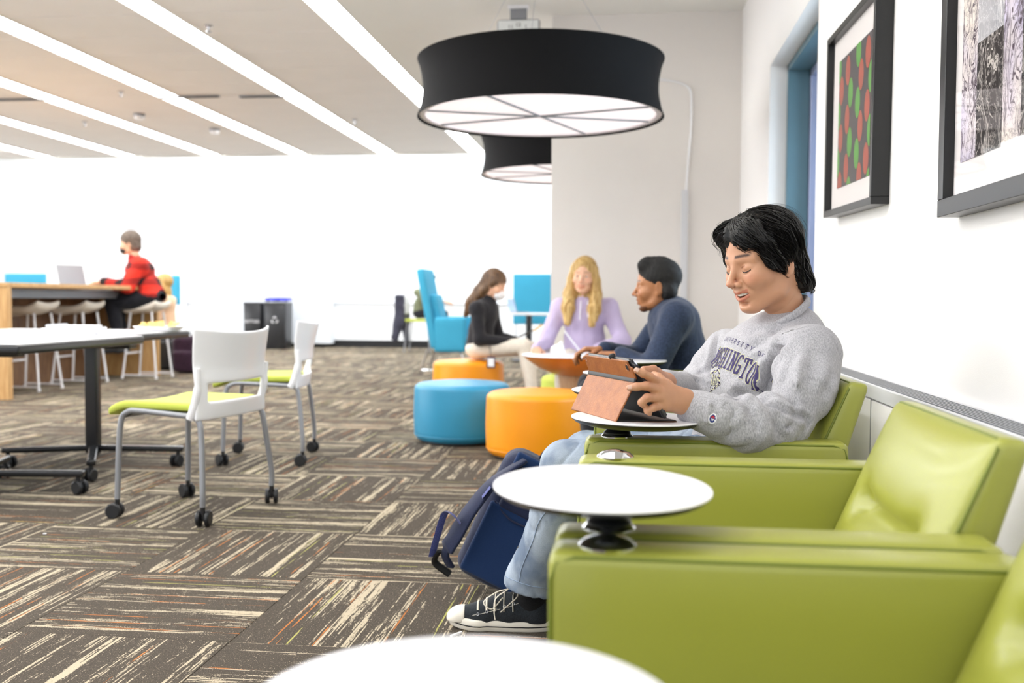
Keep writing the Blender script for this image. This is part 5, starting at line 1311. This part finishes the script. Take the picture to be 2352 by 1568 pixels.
# round crest below the word: tilted square badge with striped centre
q4, q5 = [], []
cx0, cy0 = -.035, -.070
for i in range(4):
    a0, a1 = math.radians(90*i), math.radians(90*i+90); P = [(cx0+.034*math.cos(a0), cy0+.038*math.sin(a0)), (cx0+.034*math.cos(a1), cy0+.038*math.sin(a1))]
    q4 += ribbon(P, .0075, .005)
    for j in range(7):
        t = (j+.5)/7; x = P[0][0]*(1-t)+P[1][0]*t; y = P[0][1]*(1-t)+P[1][1]*t; q5 += ribbon([(x-.002, y-.002), (x+.002, y+.002)], .0014, .004)
for j in range(5): q4 += ribbon([(cx0-.012+.006*j, cy0-.016+.001*j), (cx0-.004+.006*j, cy0-.001), (cx0-.010+.006*j, cy0+.014)], .0022 if j % 2 else .003, .004)
for qs, off, m_ in ((q4, .0010, PYE), (q5, .0016, PUR), ([q for i, q in enumerate(q4) if i % 3 == 0], .0014, PUR)):
    o = drape(qs, org, ex, ey, DR, SWB, off, 'print_crest', m_, sweat)
    if o: o['kind'] = 'stuff'
# small embroidered C logo on the cuff
lc = A3(1641, 967, 2.20); ey_ = np.array([.0, 0, 1.]); ex_ = np.array([1., 0, 0.]); DY = np.array([0, 1., 0])
def disc_q(rx, ry, n=20, ang=0):
    out = []
    for i in range(n):
        a0, a1 = 2*math.pi*i/n, 2*math.pi*(i+1)/n; out.append([np.array([0., 0.]), np.array([rx*math.cos(a0), ry*math.sin(a0)]), np.array([rx*math.cos((a0+a1)/2), ry*math.sin((a0+a1)/2)]), np.array([rx*math.cos(a1), ry*math.sin(a1)])])
    return out
el_ = math.radians(-18); exr = ex_*math.cos(el_)+ey_*math.sin(el_); eyr = ey_*math.cos(el_)-ex_*math.sin(el_)
arc_ = lambda r, a0, a1, n=14: [(r*.8*math.cos(math.radians(a0+(a1-a0)*i/n)), r*1.15*math.sin(math.radians(a0+(a1-a0)*i/n))) for i in range(n+1)]
for qs, off, nm, m_ in ((disc_q(.0092, .0122), .0010, 'logo_patch', MT['white']), (ribbon(arc_(.0062, 40, 325), .0036, .002)+ribbon([(-.001, .001), (.006, .001)], .003, .002), .0018, 'logo_letter', mat('logo_blue', '25357c', .7)), (ribbon(arc_(.0040, 20, 160)[:], .0032, .002), .0024, 'logo_accent', mat('logo_red', 'c2202f', .7))):
    for bv in (CUB, SWB):
        o = drape(qs, lc, exr, eyr, DY, bv, off, nm, m_, cuff, back=.12, lim=False)
        if o: break
# ---- jeans
def denim():
    m, N, b = newmat('washed_denim'); v = N.obj(); o = N.sep(v)
    n1 = N.noise(N.xyz(N.math('MULTIPLY', o[0], 900.), N.math('MULTIPLY', o[1], 900.), N.math('MULTIPLY', o[2], 160.)), 1., 2.); n2 = N.noise(v, 9, 3)
    c = N.mix(N.ramp(n2, .35, .65), lin('76859a'), lin('b7c3d0')); c = N.mix(N.math('MULTIPLY', n1, .55), c, lin('5c697b')); N.put(b.inputs['Base Color'], c); b.inputs['Roughness'].default_value = .9; b.inputs['Specular IOR Level'].default_value = .2
    bn = N.n('ShaderNodeBump'); bn.inputs['Distance'].default_value = .0008; N.put(bn.inputs['Height'], n1); N.put(b.inputs['Normal'], bn.outputs[0]); return m
DEN = denim()
nk, fk = A3(1300, 1068, 2.72), A3(1346, 1042, 2.98); na, fa = A3(1219, 1352, 2.87), np.array([-.13, 3.12, .13])
S = SDF((-.42, 2.40, .02), (.52, 3.24, .72), .0055)
S.ell(pel-[0, 0, .02], (.15, .18, .10), .04)
S.chain([(.30, 2.56, .545), nk], [.092, .070], .03); S.chain([(.28, 2.80, .545), fk], [.090, .066], .03)
S.chain([nk, nk*.45+na*.55+np.array([.012, 0, 0]), na+[.0, 0, .02], na-[0, 0, .06]], [.070, .072, .077, .082], .012); S.chain([fk, fa+[0, 0, .02], fa-[0, 0, .05]], [.067, .072, .07], .012)
S.box(na+np.array([.0, 0, -.115]), (.2, .16, .10), .002, .004, Matrix.Rotation(math.radians(14), 3, 'Y')); 
S = SDF((-.42, 2.40, .02), (.52, 3.24, .72), .0055)
S.ell(pel-[0, 0, .02], (.15, .18, .10), .04)
S.chain([(.30, 2.56, .545), nk], [.092, .070], .03); S.chain([(.28, 2.80, .545), fk], [.090, .066], .03)
S.chain([nk, nk*.45+na*.55+np.array([.012, 0, 0]), na+[.0, 0, .02], na-[0, 0, .06]], [.070, .072, .077, .082], .012); S.chain([fk, fa+[0, 0, .02], fa-[0, 0, .05]], [.067, .072, .07], .012)
Rh = np.array(Matrix.Rotation(math.radians(12), 3, 'Y'))
S.box(na+np.array([.0, 0, -.105]), (.2, .15, .10), .001, .003, Rh, sub=True); S.box(fa+np.array([.0, 0, -.10]), (.12, .12, .10), .001, .003, sub=True)
# knee-back folds

V, F = S.mesh(); V = lapl(V, F, 1); N_ = vnorm(V, F); V = V+N_*(.0035*fnoise(V, 20, 31, 5, (1, 1, .6))-.0035*crease(V, 12, 8, .10, (1, 1, .6))+.0012*fnoise(V, 70, 3, 5))[:, None]
jeans = sobj('jeans', V, F, DEN, hero); JB = BVHTree.FromPolygons([tuple(v) for v in V], [tuple(f) for f in F.tolist()])
def onsurf(pts, bvh, off, n=6):
    out = []
    for p in spl([Vector(p) for p in pts], n):
        c0 = Vector((0, 0, CAMH)); d = (p-c0).normalized(); h_ = bvh.ray_cast(c0, d, 6.)
        if h_[0] is not None: out.append(h_[0]+h_[1]*off)
    return out
SEAM = mat('denim_seam', '8b9cb3', .9); 
sp = onsurf([A3(1290, 1130, 2.7), A3(1240, 1195, 2.75), A3(1225, 1240, 2.78), A3(1200, 1300, 2.8), A3(1192, 1338, 2.82)], JB, .0008)
if len(sp) > 3: MB().tube(sp, .0016, 6).build('side_seam', SEAM, jeans)
sp = onsurf([A3(1152, 1318, 2.8), A3(1180, 1332, 2.8), A3(1215, 1344, 2.8), A3(1255, 1350, 2.8), A3(1290, 1352, 2.8)], JB, .0006)
if len(sp) > 3: MB().tube(sp, .0012, 6).build('hem_stitch', SEAM, jeans)
# ---- sock and shoes
def sneaker(heel, yaw, parent):
    T = Matrix.Translation(Vector(heel)) @ Matrix.Rotation(yaw, 4, 'Z')
    def X(V): return np.array([tuple(T @ Vector(v)) for v in V])
    can = cloth_mat('black_canvas', '1d2024', '2f343a', 500); rub = mat('cream_rubber', 'e6dfd2', .5, var=.08, nscale=30)
    S = SDF((-.03, -.07, .01), (.33, .07, .16), .0028)
    S.ell((.045, 0, .060), (.046, .034, .050), .02); S.chain([(.045, 0, .05), (.12, 0, .050), (.20, 0, .038), (.262, 0, .034)], [.036, .036, .034, .030], .03); S.ell((.13, 0, .074), (.055, .026, .030), .03)
    S.cap((.045, 0, .12), (.060, 0, .085), .032, .028, .008, sub=True)
    S.box((.15, 0, -.02), (.3, .2, .045), .001, .002, sub=True)
    V0, F0 = S.mesh(); V0 = lapl(V0, F0, 1); sh = sobj('shoe', X(V0), F0, can, parent)
    # sole from outline
    out = []
    for i in range(48):
        a = 2*math.pi*i/48; x = .145+.155*math.cos(a); wdt = .043 if x > .2 else (.036 if x > .1 else .034); y = wdt*math.sin(a)*(1 if abs(math.sin(a)) > .1 else 1); y = math.copysign(min(abs(wdt*1.15*math.sin(a)), wdt), y); out.append((x, y))
    def slab(z0, z1, g, nm, m_, toe=.010):
        vs = []; 
        for z, gg in ((z0, g-.003), (z0+.003, g), (z1-.003, g), (z1, g-.003)):
            for x, y in out: sx = 1+gg/.155; vs.append((.145+(x-.145)*sx, y*(1+gg/.04), z+toe*max(0, (x-.22)/.08)**2))
        n = len(out); fs = [[r*n+i, r*n+(i+1) % n, (r+1)*n+(i+1) % n, (r+1)*n+i] for r in range(3) for i in range(n)]; fs += [list(range(n))[::-1], list(range(3*n, 4*n))]
        return npobj(nm, X(vs), fs, m_, sh)
    slab(0, .033, .002, 'sole', rub); slab(.014, .0165, .0028, 'sole_stripe', MT['black']); 
    S = SDF((.20, -.07, .0), (.34, .07, .09), .0026); S.ell((.262, 0, .032), (.038, .036, .0335), .01); S.ell((.285, 0, .028), (.024, .030, .022), .02); S.box((.235, 0, .03), (.018, .1, .1), .001, .003, sub=True); S.box((.27, 0, -.02), (.1, .1, .042), .001, .002, sub=True)
    V, F = S.mesh(); sobj('toe_cap', X(V), F, rub, sh)
    BV = BVHTree.FromPolygons([tuple(v) for v in V0], [tuple(f) for f in F0.tolist()])
    def top(x, y, off=.0015):
        h_ = BV.find_nearest(Vector((x, y, .045+.055*max(0, 1-(x-.10)/.15)+.02*(1-abs(y)/.03))))
        return tuple(h_[0]+h_[1]*off)
    lace = mat('lace_cotton', 'ded6c6', .9)
    for i in range(5):
        x = .108+i*.026
        for s in (-1, 1):
            h_ = BV.ray_cast(Vector((x, s*.1, .10-.0085*i)), Vector((0, -s, -.25)).normalized(), .3)
            if h_[0] is None: continue
            q_ = h_[1].to_track_quat('Z', 'Y').to_matrix().to_4x4(); b_ = MB(); b_.xf = T @ Matrix.Translation(h_[0]) @ q_
            b_.lathe([(.0022, .002), (.0042, .0028), (.0052, .0), (.0022, -.001)], 12, caps=False); b_.build('eyelet', MT['silver'], sh)
        pts = []
        for k_ in range(9):
            th = math.radians(-80+20*k_); h_ = BV.ray_cast(Vector((x+.003*math.cos(th), .12*math.sin(th), .055+.12*math.cos(th))), Vector((0, -math.sin(th), -math.cos(th))), .3)
            if h_[0] is not None and h_[0].z > .052-.004*i: pts.append(T @ (h_[0]+h_[1]*.0018))
        if len(pts) > 2: b_ = MB(); b_.tube(pts, .0030, 6, flat=.55); b_.build('lace', lace, sh)
    for s in (-1, 1):
        pts = [BV.ray_cast(Vector((x, s*.1, z)), Vector((0, -s, 0)), .2) for x, z in ((.085, .088), (.12, .076), (.16, .064), (.20, .053), (.228, .046))]
        pts = [T @ (h_[0]+h_[1]*.0006) for h_ in pts if h_[0] is not None]
        if len(pts) > 2: MB().tube(pts, .0007, 5).build('stitching', rub, sh)
    for p in ([(.125, 0, .118), (.11, .03, .130), (.095, .045, .112), (.12, .046, .085), (.145, .048, .062)], [(.125, 0, .118), (.16, .02, .112), (.195, .040, .088), (.17, .046, .070), (.14, .03, .10)], [(.125, 0, .118), (.16, .035, .098), (.163, .050, .065), (.160, .050, .040)]):
        MB().tube([T @ Vector(q) for q in spl(p, 6)], .0024, 6, flat=.6).build('lace', lace, sh)
    return sh
sockm = cloth_mat('black_sock', '0c0c0e', '1b1b1e', 400)
heel = np.array([-.218, 2.885, 0]); sh = sneaker(heel, math.radians(181), hero)
heel2 = np.array([-.06, 3.12, 0]); sneaker(heel2, math.radians(170), hero)
S = SDF((-.40, 2.78, .04), (.05, 3.22, .32), .006); S.chain([(-.275, 2.885, .05), (-.275, 2.885, .10), na+[0, 0, .10]], [.036, .042, .046], .02); S.cap((-.275, 2.885, .08), (-.335, 2.885, .085), .034, .022, .02); S.chain([(-.11, 3.12, .06), fa+[0, 0, .10]], [.038, .045], .02); V, F = S.mesh(); m1 = V[F[:, 0], 1] < 3.0; sobj('sock', V, F[m1], sockm, hero); sobj('sock', V, F[~m1], sockm, hero)
# ---- body: head, neck, hands
HC = A3(1757, 603, 2.60); HY, HP = math.radians(180+31), math.radians(-14); HR_ = rotm(fwd(HY, HP), math.radians(2))
V, F = head_mesh(.0021, True, neck=((-.026, 0, -.10), .046)); cols = head_tint(V, (.88, .60, .60), (.12, .09, .08), smile=True); V = (V*HS) @ HR_.T+HC
parts = [(V, F, cols)]
S = SDF((-.1, 2.3, .5), (.62, 2.98, 1.08), .006); nt_ = HC+HR_ @ (np.array([-.025, 0, -.075])*HS)
S.cap(cn-cax*.05, nt_, .046, .050, .02); S.ell(che, (.09, .14, .12), .05, Rt); S.cap(nsh, fsh, .05, .05, .05); S.cap(pel+[0, 0, .03], che, .09, .10, .05); S.cap(cn-cax*.07, che, .045, .08, .04)
S.chain([nsh, nel, nmid, nc1], [.05, .042, .036, .028], .02); S.chain([fsh, fel, fwr], [.05, .042, .028], .02)
V, F = S.mesh(); parts.append((V, F, np.ones((len(V), 3))))
def h3(l): return [A3(*p) for p in l]
S = SDF((-.05, 2.17, .65), (.20, 2.40, .86), .0018)
w0, w1 = A3(1600, 938, 2.312), A3(1572, 922, 2.298); S.cap(w0, w1, .029, .027, .01)
mc = h3([(1520, 882, 2.262), (1512, 896, 2.242), (1514, 914, 2.240), (1522, 931, 2.250)])
for i, m_ in enumerate(mc): S.cap(w1+np.array([0, 0, .010-.007*i]), m_, .0175, .0125, .014)
S.cap(mc[0], mc[3], .0115, .0115, .012)
S.chain([mc[0]]+h3([(1494, 866, 2.226), (1476, 857, 2.210), (1462, 850.5, 2.205)]), [.0112, .0092, .0084, .0066], .005)
S.chain([mc[1]]+h3([(1484, 886, 2.212), (1462, 888, 2.206), (1445, 890.5, 2.206)]), [.0112, .0094, .0086, .0068], .005)
S.chain([mc[2]]+h3([(1486, 913, 2.210), (1474, 924, 2.212), (1482, 934, 2.228)]), [.0110, .0092, .0086, .0068], .004)
S.chain([mc[3]]+h3([(1501, 936, 2.220), (1487, 943, 2.222), (1492, 949, 2.236)]), [.0104, .0082, .0076, .006], .004)
S.chain([w1+np.array([-.01, .01, .005])]+h3([(1532, 885, 2.300), (1512, 868, 2.32), (1502, 860, 2.33)]), [.016, .0125, .0105, .008], .01)
V, F = S.mesh(); c_ = np.ones((len(V), 3))
for p in (mc[0], mc[1], *h3([(1484, 886, 2.212), (1494, 866, 2.226), (1486, 913, 2.210)])): c_ *= 1-np.clip(1-np.linalg.norm(V-p, axis=1)/.016, 0, 1)[:, None]*np.array([0, .12, .12])
for p in h3([(1445, 890.5, 2.199), (1462, 850.5, 2.198)]): c_ *= 1+np.clip(1-np.linalg.norm(V-p, axis=1)/.008, 0, 1)[:, None]*np.array([.08, .03, .06])
parts.append((V, F, c_))
S = SDF((-.04, 2.34, .68), (.18, 2.66, .88), .0024); f0 = A3(1530, 878, 2.54); S.cap(A3(1548, 885, 2.60), f0, .028, .026, .01)
fm = h3([(1508, 856, 2.475), (1508, 866, 2.463), (1510, 878, 2.455), (1512, 888, 2.45)])
for i, m_ in enumerate(fm): S.cap(f0, m_, .016, .0125, .014)
for i, m_ in enumerate(fm): S.chain([m_, m_+np.array([-.032, -.018, .004-.006*i]), m_+np.array([-.050, -.034, -.008-.008*i])], [.0108, .009, .007], .004)
S.chain([f0+np.array([-.01, 0, .01]), A3(1500, 850, 2.44), A3(1478, 848, 2.40)], [.015, .0115, .008], .008)
V, F = S.mesh(); parts.append((V, F, np.ones((len(V), 3))*np.array([1, .95, .95])))
VV, FF, CC = [], [], []; nb_ = 0
for V, F, c_ in parts: VV.append(V); FF.append(F+nb_); CC.append(c_); nb_ += len(V)
body = sobj('body', np.concatenate(VV), np.concatenate(FF), skinh, hero, np.concatenate(CC))
def HL(p): return tuple(HC+HR_ @ (np.array(p)*HS))
nail = mat('fingernail', 'e8bfae', .25)
for p, d in ((h3([(1446.5, 889, 2.1995)])[0], 0), (h3([(1463, 849, 2.1985)])[0], .5)):
    b_ = MB(); b_.xf = Matrix.Translation(Vector(p)) @ Matrix.Rotation(d, 4, 'Y'); V, F = rgrid((.0095, .0022, .0085), .001, (2, 1, 2)); o = npobj('fingernail', np.array([tuple(b_.xf @ Vector(v)) for v in V]), F, nail, body)
# eyes looking down: lash lines, slit, brows; teeth
LASH = mat('lash', '120d0b', .6)
for s in (-1, 1):
    MB().tube([HL(p) for p in spl([(.0835, s*.019, -.0015), (.0868, s*.026, -.0050), (.0862, s*.036, -.0055), (.0795, s*.0465, -.0015)], 5)], [.0007]*5+[.0013]*6+[.0011]*5, 6).build('eyelashes', LASH, body)
    MB().tube([HL(p) for p in spl([(.0845, s*.0185, .0045), (.0855, s*.028, .0095), (.080, s*.041, .0085)], 5)], .0005, 5).build('lid_crease', mat('lid_crease', '9c6a50', .6), body)
TE = mat('teeth', 'f3efe6', .2, coat=.5); vs = []
b_ = MB()
for i in range(-6, 7):
    y = i*.0040; x = .0880-17.*y*y; V, F = rgrid((.005, .0039, .0076-.0002*abs(i)), .0011, (1, 1, 1)); b_.add([HL((p[0]+x, p[1]+y, p[2]-.0575+.0045*(abs(i)/6)**2)) for p in V], F)
o = b_.build('teeth', TE, body); o['kind'] = 'stuff'
# ---- hair: base volume and wavy locks
HKH = hair_mat('hair_black_glossy', '050404', '120f0d', (120, 120, 30), .42)
S = SDF((-.17, -.14, -.15), (.15, .14, .19), .0035)
S.ell((-.010, 0, .052), (.097, .083, .082), .01); S.ell((-.056, 0, -.025), (.046, .062, .060), .03); S.cap((-.072, -.03, -.072), (-.075, .04, -.072), .018, .018, .03)
S.ell((.052, -.032, .082), (.042, .038, .035), .02); S.ell((.050, .035, .080), (.042, .038, .035), .02)
for s in (-1, 1): S.ell((.014, s*.073, .030), (.046, .017, .050), .015); S.cap((.008, s*.072, .0), (.004, s*.071, -.026), .012, .007, .012)
S.ell((.122, 0, -.018), (.066, .070, .088), .010, sub=True); S.ell((.075, 0, -.055), (.07, .10, .056), .010, sub=True)
S.ell((-.012, .094, -.020), (.017, .022, .020), .008, sub=True)
V, F = S.mesh(); V = lapl(V, F, 2); HBV = BVHTree.FromPolygons([tuple(v) for v in V], [tuple(f) for f in F.tolist()])
ang = np.arctan2(V[:, 1], V[:, 0]+.02); N_ = vnorm(V, F); V2 = V+N_*(.003*np.sin(ang*26+V[:, 2]*70+2*np.sin(V[:, 2]*45)))[:, None]-N_*.002
hair = sobj('hair', V2*HS @ HR_.T+HC, F, HKH, hero)
lm = MB(); rr = random.Random(5)
def lock(p, n_step, step, curl, lift, r0, seed, dirf, stray=0.):
    pts = []; p = Vector(p); ph = rr.uniform(0, 6.28); prev = None
    for i in range(n_step):
        t = i/(n_step-1); near = HBV.find_nearest(p)
        if near[0] is None: break
        nrm = near[1]; d = dirf(p, t); d = d-nrm*d.dot(nrm)*(1-.75*max(0, t-.55)); 
        if d.length < 1e-5: break
        d.normalize(); lat = nrm.cross(d); q = near[0]+nrm*(lift*(.3+.7*math.sin(math.pi*min(1, t*1.1)))+stray*t*t)+lat*(curl*math.sin(ph+t*7.5)*t)
        if prev is not None and t > .65: q = q*.35+(prev+d*step)*.65
        pts.append(q); prev = q; p = q+d*step
    if len(pts) < 4: return
    n = len(pts); rad = [r0*(.55+.45*math.sin(math.pi*min(.98, (i+1)/n)))*(1-.85*max(0, (i/(n-1)-.6)/.4)) for i in range(n)]
    lm.tube([HL(q) for q in pts], rad, 4, caps=False, flat=.55)
def dflow(p, t):
    s = 1 if p.y > -.008 else -1
    if p.x > .045 and p.z > .03: return Vector((.30-1.1*t, s*.9, -.35-.9*t))
    return Vector((-.62+.25*t, s*(.75-.8*t), -.42-.75*t))
for i in range(2300):
    x = rr.uniform(-.12, .10); y = rr.uniform(-.09, .09); z = rr.uniform(.02, .17) if i % 3 else rr.uniform(-.05, .17)
    h0 = HBV.ray_cast(Vector((x*.2-.01, y*.2, .03)), Vector((x, y, z-.03)).normalized(), .3)
    if h0[0] is None: continue
    if h0[0].x > .085 and h0[0].z < .07: continue
    lock(h0[0], 11, .0085, rr.uniform(.002, .009), rr.uniform(-.001, .004), rr.uniform(.0009, .0021), i, dflow)
for i in range(80):   # curtain fringe either side of the parting
    s = 1 if i % 5 else -1; x0 = rr.uniform(.045, .088)
    p0_ = Vector((x0, -.012+s*rr.uniform(.0, .03), .12))
    def ff(p, t, s=s): return Vector((.55-1.15*t, s*(.75+.2*t), -.30-1.1*t))
    lock(p0_, 13, .0088, rr.uniform(.002, .006), rr.uniform(.001, .007), rr.uniform(.0009, .0019), i, ff)
for i in range(200):  # nape flicks
    s = rr.choice((-1, 1)); p0_ = Vector((rr.uniform(-.13, -.05), rr.uniform(-.07, .08), rr.uniform(-.06, .03)))
    def fn_(p, t, s=s): return Vector((.10-.6*t, .15*s, -1.+.55*t))
    lock(p0_, 11, .0080, .007, rr.uniform(.0, .006), rr.uniform(.0010, .0020), i, fn_)
for i in range(90):   # fine stray hairs
    x = rr.uniform(-.10, .10); y = rr.uniform(-.07, .07); h0 = HBV.ray_cast(Vector((0, 0, .05)), Vector((x, y, rr.uniform(.02, .12))).normalized(), .3)
    if h0[0] is None or (h0[0].x > .085 and h0[0].z < .07): continue
    lock(h0[0], 12, .009, rr.uniform(.003, .012), rr.uniform(.004, .010), .00045, i, dflow, stray=rr.uniform(0, .02))
o = lm.build('hair_locks', HKH, hair); o['kind'] = 'stuff'
# ================================================================== TABLET IN ITS CASE
TZ_ = AH+.047
nB, fB = at(1415, 969, Z=TZ_), at(1312, 940, Z=TZ_); wv = fB-nB
def QN(x, y): return at(x, y, Y=nB[1])
nBand, nTop = QN(1463, 872), QN(1447, 829); flapE = at(1566, 958, Z=TZ_); flapE = np.array([flapE[0]*.9+nB[0]*.1, nB[1]+.03, TZ_])
tB, tT = np.array([nB[0]+.112, nB[1]+.004, TZ_+.010]), nTop+np.array([.006, .004, .004])
t = thing('tablet_computer', 'tablet propped in a tan leather folio case on the round tablet arm', 'tablet', (0, 0, 0))
leather, N, b = newmat('tan_leather'); lo_ = N.noise(N.obj(), 35, 5, .7); N.put(b.inputs['Base Color'], N.mix(N.ramp(lo_, .25, .75), lin('8a4d22'), lin('a5652f'))); b.inputs['Roughness'].default_value = .45
bn = N.n('ShaderNodeBump'); bn.inputs['Distance'].default_value = .0006; N.put(bn.inputs['Height'], N.noise(N.obj(), 250, 3)); N.put(b.inputs['Normal'], bn.outputs[0])
def slabq(a, b_, wv, th, nm, m_, parent, bev=.002, inset=0., rnd=0.):
    a, b_, wv = Vector(a), Vector(b_), Vector(wv); L = wv.length; d = (b_-a); Hh = d.length; w_ = wv.normalized(); d_ = d.normalized(); n_ = w_.cross(d_).normalized()
    if n_.x > 0: n_ = -n_
    Mx = Matrix.Identity(4)
    for i in range(3): Mx[i][0], Mx[i][1], Mx[i][2] = w_[i], d_[i], n_[i]
    Mx.translation = a+wv*.5+d*.5
    bb = MB(); bb.xf = Mx; bm = bmesh.new(); bmesh.ops.create_cube(bm, size=1.)
    for v in bm.verts: v.co = Vector((v.co.x*(L-2*inset), v.co.y*Hh, v.co.z*th))
    if rnd: bmesh.ops.bevel(bm, geom=[e for e in bm.edges if abs((e.verts[0].co-e.verts[1].co).z) > 1e-6 and (rnd > 0) and (e.verts[0].co.y > 0)], offset=rnd, segments=5, affect='EDGES')
    bmesh.ops.bevel(bm, geom=[e for e in bm.edges if len(e.link_faces) == 2 and e.calc_face_angle(0) > 1.2], offset=min(bev, th*.4), segments=2, affect='EDGES')
    bm.verts.index_update(); bb.add([v.co for v in bm.verts], [[v.index for v in f.verts] for f in bm.faces]); bm.free()
    return bb.build(nm, m_, parent, wn=True), Mx, (L, Hh)
slabq(nB, nBand-(nBand-nB)*.03, wv, .004, 'stand_panel', leather, t)
tp_, Mx, (L_w, Hh_) = slabq(nBand, nTop, wv, .0045, 'camera_panel', leather, t, rnd=.014)
slabq(nBand-(nBand-nB)*.09, nBand+(nTop-nBand)*.10, wv, .006, 'hinge_band', MT['black'], t)
slabq(nB+np.array([.002, 0, .001]), flapE+np.array([0, 0, .001]), wv, .004, 'front_flap', MT['black'], t)
slabq(nB+np.array([.002, 0, -.0005]), flapE+np.array([.001, 0, -.0005]), wv, .002, 'flap_leather', leather, t)
tab, Mt, (Lt, Ht) = slabq(tB, tT, wv, .013, 'tablet_body', MT['blackp'], t, bev=.004, rnd=.014)
n_ = Vector((Mt[0][2], Mt[1][2], Mt[2][2])); bb = MB(); bb.xf = Mt; bb.box((0, 0, -.0068), (Lt-.022, Ht-.022, .0006)); bb.build('screen', emis('tablet_screen', 'dfe6f2', .6), tab, smooth=False)
bb = MB(); bb.xf = Mx; bb.lathe([(0, .0032), (.0068, .0032), (.0068, .0022), (0, .0022)], 20, (-L_w/2+.022, Hh_/2-.016, 0)); bb.build('camera_hole', MT['black'], t)
bb = MB(); bb.xf = Mx; bb.lathe([(.0068, .003), (.0085, .0036), (.0090, .002)], 20, (-L_w/2+.022, Hh_/2-.016, 0), caps=False); bb.build('camera_rim', leather, t)
bb = MB(); bb.xf = Mx; bb.box((-L_w*.10, Hh_/2+.003, -.006), (.011, .012, .016), .004); bb.build('pencil_loop', MT['black'], t)
# ================================================================== BACKPACK, CHALK
NY = cloth_mat('navy_nylon', '1a2038', '262e4c', 500, .7); MESHN = cloth_mat('navy_mesh', '142a50', '1d3a66', 1200, .8, .0012, 700)
bo_ = at(1092, 1385, Z=0.); t = thing('backpack', 'navy backpack leaning on the floor beside the man in light jeans', 'backpack', (bo_[0]+.01, bo_[1]+.13, 0))
tl = math.radians(25); Rb = np.array(Matrix.Rotation(tl, 3, 'Y')); cb_ = np.array([.115, 0, .235])
S = SDF((-.25, -.2, -.03), (.45, .22, .58), .006); S.box(cb_, (.135, .085, .225), .055, .01, Rb); S.box(cb_+Rb @ np.array([.0, .09, -.06]), (.115, .05, .14), .04, .02, Rb)
V, F = S.mesh(); V[:, 2] = np.maximum(V[:, 2], 0.); N_ = vnorm(V, F); V = V+N_*(.0035*fnoise(V, 22, 8))[:, None]; V[:, 2] = np.maximum(V[:, 2], 0.); sobj('body', V, F, NY, t)
def BL(p): return tuple(cb_+Rb @ np.array(p))
def pad(c, hs, r, nm, m_):
    S = SDF(np.array(c)-np.array(hs)-.02, np.array(c)+np.array(hs)+.02, .0035); S.box(c, hs, r, .004); V, F = S.mesh(); sobj(nm, np.array([BL(v) for v in V]), F, m_, t)
pad((0, -.088, -.075), (.112, .012, .125), .012, 'mesh_back_panel', MESHN); pad((.01, -.090, .115), (.095, .014, .075), .014, 'padded_yoke', NY); pad((.0, -.084, .20), (.10, .01, .03), .01, 'top_panel', MESHN)
bb = MB()
st = spl([BL((-.07, -.10, .215)), BL((-.125, -.135, .12)), BL((-.155, -.14, .0)), BL((-.165, -.13, -.10)), BL((-.17, -.115, -.17)), BL((-.135, -.09, -.21))], 8)
vs, fs = [], []
for i, p in enumerate(st):
    tn = (st[min(i+1, len(st)-1)]-st[max(i-1, 0)]).normalized(); sd = Vector((.75, -.55, .35)); sd = (sd-tn*sd.dot(tn)).normalized(); up_ = tn.cross(sd); w_ = .032*(1 if i < len(st)*.72 else .45)
    vs += [p-sd*w_-up_*.006, p+sd*w_-up_*.006, p+sd*w_+up_*.006, p-sd*w_+up_*.006]
fs = [[i*4+j, i*4+(j+1) % 4, (i+1)*4+(j+1) % 4, (i+1)*4+j] for i in range(len(st)-1) for j in range(4)]+[[0, 1, 2, 3], [len(st)*4-4+j for j in (3, 2, 1, 0)]]
so = npobj('shoulder_strap', np.array([tuple(v) for v in vs]), fs, NY, t); so.modifiers.new('b', 'BEVEL').width = .003
WEB = cloth_mat('violet_webbing', '3c4276', '565d99', 300)
for q, w_ in (([(-.128, -.150, .10), (-.137, -.152, .06)], .030),): MB().tube([BL(q[0]), BL(q[1])], w_, 4, flat=.16).build('webbing', WEB, t)
MB().tube(spl([BL((-.165, -.15, -.05)), BL((-.20, -.15, -.035)), BL((-.225, -.13, -.05)), BL((-.215, -.12, -.14)), BL((-.205, -.11, -.20))], 6), .013, 6, flat=.15).build('loose_strap', WEB, t)
MB().tube(spl([BL((-.19, -.12, -.17)), BL((-.19, -.10, -.215)), BL((-.13, -.08, -.235))], 6), .012, 8, flat=.5).build('buckle', MT['black'], t)
MB().tube(spl([BL((-.03, -.02, .222)), BL((-.02, -.03, .262)), BL((.02, -.03, .265)), BL((.03, -.02, .222))], 6), .008, 8, flat=.6).build('handle', NY, t)
MB().tube(spl([BL((-.10, -.092, .05)), BL((-.02, -.105, .02)), BL((.10, -.10, .035))], 6), .003, 6).build('piping', NY, t)
c0_, c1_ = at(1036, 1461, Z=.004), at(1060, 1452, Z=.004); o = MB().tube([c0_, (c0_+c1_)/2, c1_], .0045, 10).build('paper_stub', MT['white']); tag(o, 'small white paper stub on the carpet in front of the shoe', 'stub')
p_ = at(103, 1225, Z=.003); o = MB().box(p_, (.012, .009, .004), .001).build('paper_scrap', MT['white'], wn=True); tag(o, 'tiny white scrap on the carpet below the caster chair', 'scrap')
